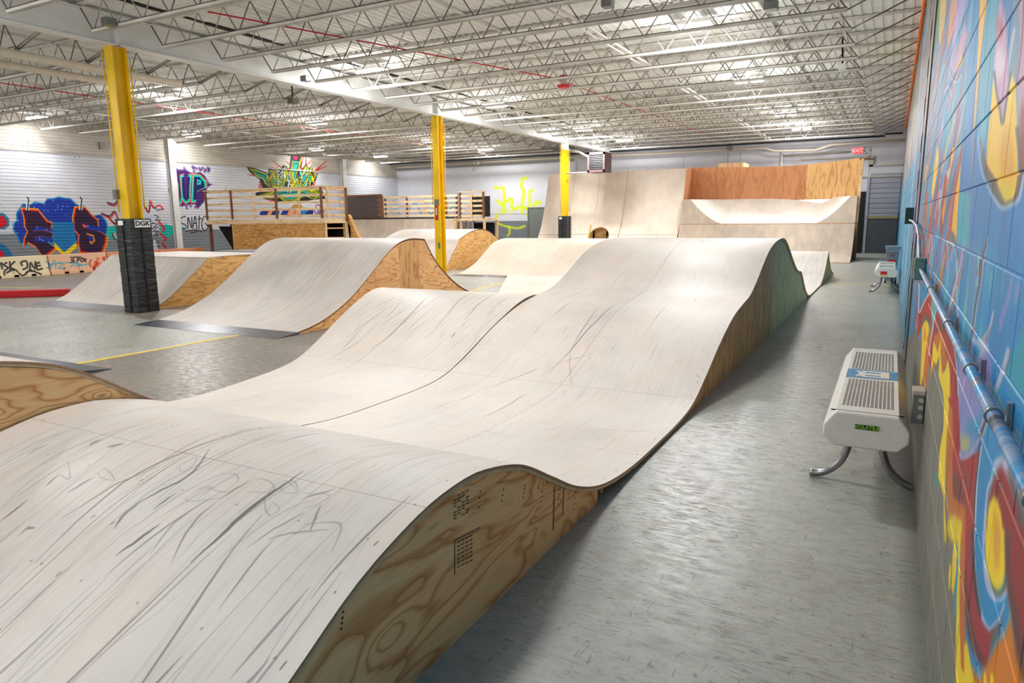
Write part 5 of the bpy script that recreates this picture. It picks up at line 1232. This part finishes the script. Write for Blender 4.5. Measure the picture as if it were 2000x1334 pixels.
# low block with grey top in front of it
e = empty('low_box', (-19.0, 16.0, 0), 0, 'low ply box with grey top in front of the timber platform', 'skate box')
mb = MB(); mb.box(-.6, 0, 0, 1.3, 1.0, .56); mb.build('box_body', M_plyd, e)
mb = MB(); mb.box(-.72, -.08, .56, 1.35, 1.05, .62); mb.build('box_top', simple('grey_box_top', rgb(140,142,146), .5), e)
e = empty('low_bank', (-20.98, 14.95, 0), 0, 'low pale bank ramp left of the small ply box', 'skate ramp')
mb = MB(); mb.prism([(-.3,0),(.1,.52),(1.2,.54),(1.2,0)], 'y', 0, 1.2, 0) ; mb.build('bank_body', M_deck3, e)
# back quarter pipe with gallery
YQ = 26.0
xl, xr = PX(684, YQ), PX(892, YQ); QH = 1.64
e = empty('back_quarter', (xl, YQ-1.9, 0), 0, 'brown-grey quarter pipe with slatted gallery in the far left corner', 'quarter pipe')
Wq = xr-xl; Q3 = smooth_profile([(0,.02),(.5,.08),(.95,.26),(1.3,.52),(1.55,.83),(1.75,1.22),(1.88,QH)], .08)
sx_ = np.linspace(0, Wq, 6)
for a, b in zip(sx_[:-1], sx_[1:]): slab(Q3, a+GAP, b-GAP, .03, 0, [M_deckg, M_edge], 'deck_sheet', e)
mb = MB(); mb.tube([(-.02,1.88,QH),(Wq+.02,1.88,QH)], .03, 8); mb.build('coping', M_black, e)
side(Q3, Wq-.01, .05, 1.87, M_plyd, e)
o_ = [(y, z) for y, z in Q3]; rib_poly = [(y, z+.02) for y, z in o_] + [(1.88, QH+.14), (1.72, QH+.12)] + [(y-.13, z+.1) for y, z in o_[::-1][2:]]
mb = MB(); mb.prism(rib_poly, 'x', -.12, -.01); mb.build('curved_rib', M_plyd, e)
side(Q3, -.2, .05, 1.87, M_plyd, e)
mb = MB(); mb.prism([(Wq-.42,0),(Wq-.3,.7),(Wq-.12,1.3),(Wq-.02,QH),(Wq+.06,QH),(Wq+.06,0)], 'y', 1.78, 1.82); mb.build('end_template', M_plyd, e)
mb = MB(); mb.box(0, 1.9, QH-.05, Wq, 3.2, QH-.01); mb.build('gallery_deck', M_plyc, e)
ra = PX(748, YQ)-xl
for k, z_ in enumerate((.06, .27, .48, .69, .9)):
    mb = MB(); mb.box(ra, 1.98, QH+z_, Wq, 2.02, QH+z_+.09); mb.build('railing_slat', M_pinex, e)
for p_ in (750, 792, 829, 868, 889):
    x_ = PX(p_, YQ)-xl; mb = MB(); mb.box(x_-.04, 2.024, QH-.01, x_+.04, 2.09, QH+.98); mb.build('railing_post', M_brown if p_ != 829 else M_pine, e)
for x_ in (.2, Wq-.2):
    mb = MB(); mb.box(x_-.045, 3.0, 0, x_+.045, 3.09, QH-.05); mb.build('leg', M_pine, e)
# brick-look panel at the gallery's left end
xb0, xb1 = PX(674, YQ), PX(745, YQ)
e = empty('brick_panel', (xb0, YQ+.05, QH+.03), 0, 'framed panel of charcoal bricks with pink joints beside the far corner railing', 'brick panel')
bw_ = xb1-xb0; bh_ = 1.0
mb = MB(); mb.box(0, .03, 0, bw_, .06, bh_); mb.build('mortar_bed', M_mortar, e)
mb = MB(); mb.box(-.02, 0, bh_, bw_+.02, .08, bh_+.08); mb.box(bw_, 0, 0, bw_+.06, .08, bh_); mb.build('frame', M_brown, e)
bm0 = None
for r_ in range(9):
    for c_ in range(9):
        x_ = c_*.25 + (0 if r_ % 2 else .125)
        if x_+.21 > bw_: continue
        z_ = .015+r_*.11
        if bm0 is None:
            mb = MB(); mb.box(0, 0, 0, .21, .028, .085); o = mb.build('brick', M_brick, e); bm0 = o.data
        else: o = link('brick', bm0, e)
        o.location = (x_, .004+random.uniform(0,.008), z_)
# stair box at the gallery's right end
x0_, x1_ = PX(897, YQ), PX(946, YQ)
e = empty('gallery_landing', (x0_, YQ, 0), 0, 'small pine landing with ladder-like slats left of the yellow-green drips', 'platform')
w_ = x1_-x0_
mb = MB(); mb.box(0, 0, 1.5, w_, 1.2, 1.6); mb.build('platform_deck', M_pinex, e)
for x_ in (0, w_-.09):
    mb = MB(); mb.box(x_, -.01, 1.6, x_+.09, .06, 2.7); mb.build('railing_post', M_brown, e)
    for y_ in (.02, 1.1): mb = MB(); mb.box(x_+.01, y_, 0, x_+.1, y_+.08, 1.5); mb.build('leg', M_pine, e)
mb = MB(); mb.box(w_*.48, -.03, 1.6, w_*.48+.07, -.01, 2.62); mb.build('railing_post', M_pine, e)
for z_ in (1.66, 1.87, 2.08, 2.29, 2.5): mb = MB(); mb.box(.09, .0, z_, w_-.09, .03, z_+.09); mb.build('railing_slat', M_pinex, e)
mb = MB(); mb.box(-.02, -.03, 2.7, w_+.02, .08, 2.74); mb.build('top_rail', M_pine, e)
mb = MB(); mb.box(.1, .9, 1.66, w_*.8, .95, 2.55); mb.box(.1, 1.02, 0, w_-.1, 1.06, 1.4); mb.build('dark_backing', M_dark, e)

# ================================================================== COLUMNS
def column(y, pad, label, yaw=0, z_paint=4.49):
    e = empty('steel_column', (XB, y, 0), 0, label, 'column')
    mb = MB(); h = .13; b_ = .105; z1 = 4.5
    mb.box(-b_, -h, 0, b_, -h+.016, z_paint); mb.box(-b_, h-.016, 0, b_, h, z_paint); mb.box(-.008, -h+.016, 0, .008, h-.016, z_paint)
    mb.build('column_shaft', M_yellow, e)
    mb = MB(); mb.box(-b_, -h, z_paint, b_, -h+.016, z1); mb.box(-b_, h-.016, z_paint, b_, h, z1); mb.box(-.008, -h+.016, z_paint, .008, h-.016, z1); mb.build('column_head', M_white, e)
    mb = MB(); mb.tube([(-b_-.03, -h-.02, 4.45), (-b_-.03, -h-.02, 3.0), (-b_-.03, -h-.02, pad and 1.75 or 2.0)], .012, 6)
    mb.tube([(b_+.03, h+.02, 4.3), (b_+.03, h+.02, 1.8)], .012, 6); mb.build('conduit', M_yellow, e)
    if pad:
        w_ = .2; t_ = 1.64; mb = MB(); n = 40; rows_ = []
        prof_ = [(-w_,-w_),(0,-w_),(w_,-w_),(w_,0),(w_,w_),(0,w_),(-w_,w_),(-w_,0)]
        for i in range(n+1):
            z_ = t_*i/n; wob = .006*math.sin(i*2.1)+.004*math.sin(i*5.3)
            rows_.append([(px_*(1+wob*(1 if k%2 else .4)*4)+.002*math.sin(i*1.3+k), py_*(1+wob*(1 if k%2 else .4)*4), z_) for k, (px_, py_) in enumerate(prof_)])
        vs = [q for r_ in rows_ for q in r_]; fs = [(i*8+k, i*8+(k+1)%8, (i+1)*8+(k+1)%8, (i+1)*8+k) for i in range(n) for k in range(8)]
        mb.add(vs, fs, 0, False); mb.add(rows_[-1], [tuple(range(8))]); o = mb.build('vinyl_pad', M_vinyl, e, auto=50)
        mb = MB(); mb.box(-.012, -w_-.012, .0, .012, -w_+.004, t_); mb.box(w_-.004, -.012, 0, w_+.012, .012, t_); mb.build('pad_seam', M_black, e)
    return e
def text(body, size, loc, rot, mat, parent, name='lettering', ext=.001, sx=1):
    c = bpy.data.curves.new(name, 'FONT'); c.body = body; c.size = size; c.extrude = ext; c.align_x = 'CENTER'; c.align_y = 'CENTER'; c.offset = size*.03
    c.materials.append(mat)
    tmp = bpy.data.objects.new(name, c); COL.objects.link(tmp); dg = bpy.context.evaluated_depsgraph_get()
    me = bpy.data.meshes.new_from_object(tmp.evaluated_get(dg)); bpy.data.objects.remove(tmp)
    o = link(name, me, parent); o.location = loc; o.rotation_euler = rot; o.scale = (sx, 1, 1); return o
c1 = column(7.75, True, 'nearest yellow steel column wrapped in a black vinyl pad with white letter patch')
mb = MB(); mb.box(.214, -.12, 1.49, .2175, .17, 1.62); mb.build('patch', M_sign, c1)
text('DGK', .11, (.2185, .025, 1.555), (R(90), 0, R(90)), M_ink, c1, sx=1.15)
mb = MB(); mb.box(-.1, -.2175, 1.53, .04, -.214, 1.61); mb.build('small_patch', M_sign, c1)
mb = MB(); mb.box(-.19, -.2, 1.98, -.1, -.13, 2.14); mb.build('outlet_box', M_steel, c1)
c2 = column(17.3, False, 'middle yellow steel column without padding, red arrow sign on it')
mb = MB(); mb.box(-.06, -.148, 1.55, .03, -.13, 1.95); mb.build('sign_plate', M_red, c2)
mb = MB(); mb.prism([(-.045,1.75),(-.015,1.68),(.015,1.75),(0,1.75),(0,1.9),(-.03,1.9),(-.03,1.75)], 'y', -.152, -.148); mb.build('arrow', M_sign, c2)
mb = MB(); mb.box(-.05, -.19, 1.97, .06, -.13, 2.14); mb.build('outlet_box', M_steel, c2)
mb = MB(); mb.box(.0, -.14, .72, .07, -.13, .9); mb.build('grey_label', M_steel, c2)
c3 = column(26.3, True, 'farthest yellow steel column with dark pad in front of the tall wall ride', z_paint=4.25)
mb = MB(); mb.box(-.15, -.2175, 1.52, -.03, -.214, 1.6); mb.build('patch', M_sign, c3)

# ================================================================== AISLE: benches, bin, conduit, boxes
def bench(loc_, label, near):
    e = empty('park_bench', loc_, 0, label, 'bench', 'perforated steel benches')
    Lb = 2.06; w_ = .205; zt = .53; zb_ = .345; ch = .06
    sec = [(-w_+.0, zb_+.05), (-w_+.05, zb_), (w_-.05, zb_), (w_, zb_+.05), (w_, zt-.075), (w_-.055, zt), (-w_+.055, zt), (-w_, zt-.075)]
    # seat shell: perforated top, folded sides
    mb = MB()
    def ring(y_): return [(a, y_, b) for a, b in sec]
    A, B = ring(.05), ring(Lb-.05)
    for k in range(8):
        if k == 5: continue
        k2 = (k+1) % 8; mb.add([A[k], A[k2], B[k2], B[k]], [(0,1,2,3)])
    nxh, nyh = (15, 84); x0_, x1_ = -w_+.055, w_-.055; yh0, yh1 = .05, Lb-.05
    cw = (x1_-x0_)/nxh; cl_ = (yh1-yh0)/nyh
    for i in range(nxh):
        for j in range(nyh):
            xa_, ya_ = x0_+i*cw, yh0+j*cl_; xb_, yb_ = xa_+cw, ya_+cl_
            solid = i in (0, 14) or j < 5 or j > nyh-6 or 36 <= j < 50
            if solid: mb.add([(xa_,ya_,zt),(xb_,ya_,zt),(xb_,yb_,zt),(xa_,yb_,zt)], [(0,1,2,3)]); continue
            cx_, cy_ = (xa_+xb_)/2, (ya_+yb_)/2; rr = min(cw, cl_)*.36
            O = [(xa_,ya_,zt),(xb_,ya_,zt),(xb_,yb_,zt),(xa_,yb_,zt)]; I = [(cx_-rr,cy_-rr,zt),(cx_+rr,cy_-rr,zt),(cx_+rr,cy_+rr,zt),(cx_-rr,cy_+rr,zt)]
            mb.add(O+I, [(0,1,5,4),(1,2,6,5),(2,3,7,6),(3,0,4,7)])
    mb.build('seat_shell', M_benchw, e)
    mb = MB(); mb.box(-w_+.02, .06, zb_+.03, w_-.02, Lb-.06, zb_+.035); mb.build('inner_tray', M_black, e)
    for ya_, yb_ in ((0, .05), (Lb-.05, Lb)):
        mb = MB(); s2 = [(a*1.01, (b-.437)*1.03+.437) for a, b in sec]; cs = []
        mb.prism(s2, 'y', ya_, yb_); o = mb.build('end_cap', M_benchw, e); bevel(o, .012, 3)
    mb = MB(); mb.box(-w_+.03, .0505, zt-.005, w_-.03, .056, zt+.001); mb.build('cap_joint', M_black, e)
    for y_ in (.42, Lb-.42):
        for s_ in (-1, 1):
            mb = MB(); pts = [(s_*.085, y_, zb_+.01), (s_*.085, y_, .27), (s_*.095, y_, .2), (s_*.125, y_, .12), (s_*.18, y_, .06), (s_*.235, y_, .03), (s_*.29, y_, .024)]
            if s_ > 0: pts = [(min(p[0], .255), p[1], p[2]) for p in pts]
            q = [tuple(p) for p in spline(pts, 4)]; mb.tube(q, .022, 12); mb.build('leg', M_chrome, e)
        mb = MB(); mb.tube([(-.085, y_, .315), (.085, y_, .315)], .018, 8); mb.build('cross_bar', M_chrome, e)
    if near:
        mb = MB(); mb.box(-.15, .93, zt+.0005, .15, 1.2, zt+.002); mb.build('blue_sticker', M_blue, e)
        mb = MB()
        mb.prism([(-.1,.965),(-.06,1.0),(-.06,.965),(.1,.965),(.1,1.165),(-.06,1.165),(-.06,1.13),(-.1,1.165),(-.075,1.065)], 'z', zt+.002, zt+.0028)
        mb.build('sticker_letter', M_benchw, e)
        for y_ in (1.0, 1.095): mb = MB(); mb.box(-.04, y_, zt+.0028, .05, y_+.03, zt+.0034); mb.build('sticker_bar', M_blue, e)
        mb = MB(); mb.box(-.05, -.0085, .452, .06, -.006, .476); mb.build('label_back', M_ink, e)
        text('VOLATILE', .026, (.005, -.0095, .464), (R(90), 0, 0), M_green, e, ext=.0006)
    else:
        mb = MB(); mb.box(-.1, -.0085, .40, .01, -.006, .46); mb.build('red_sticker', M_red, e)
        mb = MB(); mb.box(-.1, -.0085, .375, .01, -.006, .40); mb.build('yellow_sticker', M_yelp, e)
    return e
bench((-.045, 4.0, 0), 'near white perforated bench against mural wall with blue sticker on top', True)
bench((-.035, 15.6, 0), 'far white perforated bench beside the grey bin down the aisle', False)
e = empty('waste_bin', (.055, 18.15, 0), 0, 'tall grey-blue plastic bin with red warning labels behind the far bench', 'bin')
mb = MB(); mb.add([(-.1,-.12,.06),(.1,-.12,.06),(.1,.2,.06),(-.1,.2,.06),(-.135,-.16,.8),(.135,-.16,.8),(.135,.24,.8),(-.135,.24,.8)], [(0,3,2,1),(4,5,6,7),(0,1,5,4),(1,2,6,5),(2,3,7,6),(3,0,4,7)]); bevel(mb.build('bin_body', M_trash, e), .01)
mb = MB(); mb.box(-.155, -.18, .79, .155, .26, .86); mb.box(-.13, -.19, .71, .13, -.165, .8); bevel(mb.build('rim', M_trash, e), .012)
for s_ in (-.1, .1): mb = MB(); mb.tube([(s_-.02, .18, .06), (s_+.02, .18, .06)], .06, 12); mb.build('wheel', M_black, e)
mb = MB(); mb.box(-.07, -.165, .5, .06, -.152, .56); mb.box(-.04, -.172, .64, .03, -.155, .665); mb.build('red_label', M_red, e)
mb = MB(); mb.box(-.07, -.163, .44, .06, -.15, .475); mb.build('yellow_label', M_yelp, e)
# conduit run with clamps and boxes on the painted wall
zc = 1.195; xw = WALLX-.032
e = empty('wall_conduit', (WALLX, 4, zc), 0, 'paint-splashed conduit running along the mural wall above the near bench', 'conduit')
t = NT('splashed_conduit'); sp_ = t.noise(t.coord('Object', (1, 2.6, 1)), 2.2, 3, .6)
t.col(t.ramp(sp_, [(.34, rgb(90,90,104)), (.44, rgb(150,150,168)), (.5, rgb(70,150,200)), (.58, rgb(160,170,190)), (.66, rgb(60,130,180))], 'LINEAR')); t.rough(.35); t.b.inputs['Metallic'].default_value = .3
M_splash = t.m
mb = MB(); mb.tube([(-.03, -3.6, 0), (-.03, 1.55, 0)], .0125, 14); mb.build('conduit_pipe', M_splash, e)
mb = MB(); mb.tube([(-.03, 1.6+.12, .02), (-.03, 2.0, .05), (-.03, 2.5, .2), (-.03, 3.2, .27), (-.03, 5, .3), (-.04, 5.4, .3), (-.04, 8, .32)], .0125, 10); mb.build('conduit_pipe', M_splash, e)
for y_ in (-2.45, -2.0, -1.2, .1, -2.9):
    mb = MB(); mb.tube([(-.03, y_-.01, 0), (-.03, y_+.01, 0)], .0165, 14); mb.box(-.01, y_-.01, -.028, -.003, y_+.01, .028); mb.build('clamp', M_chrome, e)
mb = MB(); mb.box(-.07, 1.56, -.075, -.003, 1.72, .075); bevel(mb.build('junction_box', simple('teal_splashed_box', rgb(92,132,128), .5, .3, var=.3, scale=20), e), .004)
e2_ = empty('outlet_box', (WALLX, 4.25, .55), 0, 'grey electrical box low on mural wall behind the near bench', 'electrical box')
mb = MB(); mb.box(-.06, -.05, -.09, -.003, .08, .07); bevel(mb.build('box_body', M_steel, e2_), .004)
mb = MB(); mb.box(-.062, -.053, .07, -.003, .083, .09); mb.build('box_lid', simple('pale_lid', rgb(176,168,158), .5), e2_)
mb = MB()
for z_ in (-.05, .0, .04): mb.tube([(-.02, -.0505, z_), (-.02, -.053, z_)], .013, 12)
mb.build('knockout', M_whited, e2_)
e3_ = empty('dark_box', (WALLX, 10.2, 1.55), 0, 'dark green junction box on far part of mural wall', 'electrical box')
mb = MB(); mb.box(-.09, -.1, -.1, -.004, .1, .1); mb.build('box_body', simple('dark_green_box', rgb(30,60,56), .5), e3_)

# ================================================================== LEFT SIDE: barriers, curb
t_names = [('cream', 9.15), ('tan', 11.0), ('orange-tan', 0)]
ys_ = [8.25, 10.2, 12.15, 14.0, 15.9, 17.8]
blabel = ['leftmost cream water barrier with black graffiti cut by frame edge', 'cream water barrier with dark graffiti by the left frame edge', 'peach water barrier with turquoise scribble under the purple letter mural', 'orange barrier with red scribble left of the nearest column', 'orange-tan barrier hidden behind the low launch ramp', 'last barrier in the row before the timber platform']
for i in range(5):
    y0 = ys_[i]; Lx = ys_[i+1]-ys_[i]-.03
    e = empty('water_barrier', (BX, y0, 0), 0, blabel[i], 'barrier', 'barriers along the left wall')
    mb = MB(); sec = [(0,0),(0,.1),(-.06,.16),(-.1,.62),(-.36,.62),(-.4,.16),(-.46,.1),(-.46,0)]
    mb.prism([(a, b) for a, b in sec], 'y', 0, Lx); o = mb.build('barrier_body', M_barrier, e); bevel(o, .015, 2)
    for k in range(3):
        yk = Lx*(.25+.25*k); mb = MB(); mb.add([(.0,yk-.07,.02),(.0,yk+.07,.02),(.0,yk+.05,.2),(.0,yk-.05,.2),(-.075,yk,.3),(-.05,yk-.07,.02),(-.05,yk+.07,.02)], [(0,1,2,3),(3,2,4),(1,6,4,2),(0,3,4,5)])
        mb.build('foot_pocket', M_barrier, e)
mb = MB(); a = at_z(-60, 584, 0); b = at_z(127, 578, 0)
mb.bar((a[0],a[1]+.1,.075), (b[0],b[1]+.1,.075), .2, .15); tag(bevel(mb.build('parking_curb', M_red), .02), 'long red-painted parking curb on the floor at left', 'curb')

# ================================================================== UNDER THE ROOF, ON THE FAR WALL
q0 = at_y(1147, 337, 26); q1 = at_y(1181, 296, 26)
e = empty('unit_heater', ((q0[0]+q1[0])/2, 26, (q0[2]+q1[2])/2), 0, 'mauve unit heater with black louvres hung beside the farthest column', 'heater')
hw_ = (q1[0]-q0[0])/2; hh = (q1[2]-q0[2])/2
mb = MB(); mb.box(-hw_, .03, -hh, hw_, .75, hh); mb.build('heater_body', M_mauve, e)
mb = MB(); f = .06; mb.box(-hw_,0,-hh,-hw_+.08,.03,hh); mb.box(hw_-.07,0,-hh,hw_,.03,hh); mb.box(-hw_,0,hh-.09,hw_,.03,hh); mb.box(-hw_,0,-hh,hw_,.03,-hh+.09); mb.build('front_frame', M_mauve, e)
mb = MB(); mb.box(-hw_+.08, .022, -hh+.09, hw_-.07, .032, hh-.09); mb.build('louvre_recess', M_black, e)
for k in range(8):
    z_ = -hh+.14+k*(2*hh-.26)/7.5; mb = MB(); mb.bar((-hw_+.09, .012, z_), (hw_-.08, .012, z_), .022, .016); mb.build('louvre', M_steel, e)
for x_ in (-hw_+.1, hw_-.1):
    mb = MB(); mb.tube([(x_, .35, hh), (x_, .35, DECKZ-(q0[2]+q1[2])/2)], .012, 6); mb.build('hanger_rod', M_whited, e)
mb = MB(); mb.tube([(-hw_, .3, .2), (-hw_-.5, .4, .45), (-hw_-1.2, .8, .6)], .05, 8); mb.tube([(-hw_,.2,-.36),(-hw_-1.15,.2,-.36)], .03, 8); mb.tube([(-hw_-1.15,.2,.6),(-hw_-1.15,.2,-.55)], .02, 8); mb.build('gas_line', M_whited, e)
a = at_y(1668, 300, FARY); b = at_y(1683, 289, FARY)
e = empty('exit_sign', ((a[0]+b[0])/2, FARY-.1, (a[2]+b[2])/2), 0, 'glowing red exit sign high on the far wall at right', 'sign')
mb = MB(); mb.box(-.2, 0, -.14, .2, .08, .14); mb.build('sign_case', M_sign, e)
mb = MB(); mb.box(-.18, -.004, -.12, .18, 0, .12); mb.build('sign_face', M_exit, e)
text('EXIT', .2, (0, -.007, 0), (R(90), 0, 0), M_sign, e, sx=.85)
mb = MB(); mb.bar((.2, .03, .05), (.42, .0, .0), .05, .05); mb.bar((.2,.03,-.05), (.32,.02,-.12), .05, .05); mb.build('emergency_lamp', M_whited, e)
e = empty('fire_bell', (-6.6, 14.7, 4.45), 0, 'round red fire bell hanging from joist in mid hall', 'alarm')
mb = MB(); mb.tube([(0,0,-.06),(0,0,-.02),(0,0,.0)], [.11,.15,.15], 18); mb.tube([(0,0,.16),(0,0,.2)], .1, 16); mb.build('bell_dome', M_red, e)
mb = MB(); mb.tube([(0,0,0),(0,0,.16)], .07, 12); mb.tube([(0,0,.2),(0,0,.6)], .015, 8); mb.build('bell_base', M_whited, e)
def jbox(x, y, z, s, label, m_=M_steel, cord=True):
    e = empty('ceiling_box', (x, y, z), 0, label, 'electrical box')
    mb = MB(); mb.box(-s, -s, -s*.7, s, s, s*.7); mb.build('box_body', m_, e)
    if cord: mb = MB(); mb.tube([(0,0,s*.7),(-.03,.02,DECKZ-z)], .018, 8); mb.build('drop_cord', M_black, e)
jbox(-1.75, 11.1, 4.52, .09, 'grey box on black coiled cord over the aisle near the mural wall')
q = at_z(213, 43, 4.6); jbox(q[0], q[1], 4.6, .08, 'grey round box near main beam left of nearest column', cord=False)
q = at_z(597, 151, 4.58); jbox(q[0], q[1], 4.55, .08, 'small grey box on main beam between first two columns', cord=False)
q = at_z(1187, 7, 4.8); jbox(q[0], q[1], 4.8, .08, 'small grey roof box near upper frame edge above the hall middle', cord=False)
q = at_z(572, 197, 4.4); jbox(q[0], q[1], 4.4, .09, 'olive hanging box under left bay joists', simple('olive_box', rgb(104,98,74), .6), True)
q = at_z(1645, 130, 4.5); jbox(q[0], q[1], 4.5, .07, 'small white box under joist end near mural wall', M_sign, True)
q = at_x(196, 285, LEFTX); e = empty('wall_socket', (LEFTX+.05, q[1], q[2]), 0, 'dark wall socket high on the white siding at left', 'electrical box')
mb = MB(); mb.box(-.03, -.06, -.12, .03, .06, .12); mb.build('box_body', M_steel, e)
q = at_y(920, 331, FARY); e = empty('wall_speaker', (q[0], FARY-.06, q[2]), 0, 'small white box high on far wall right of middle column', 'electrical box')
mb = MB(); mb.box(-.12, 0, -.12, .12, .05, .12); mb.build('box_body', M_sign, e)
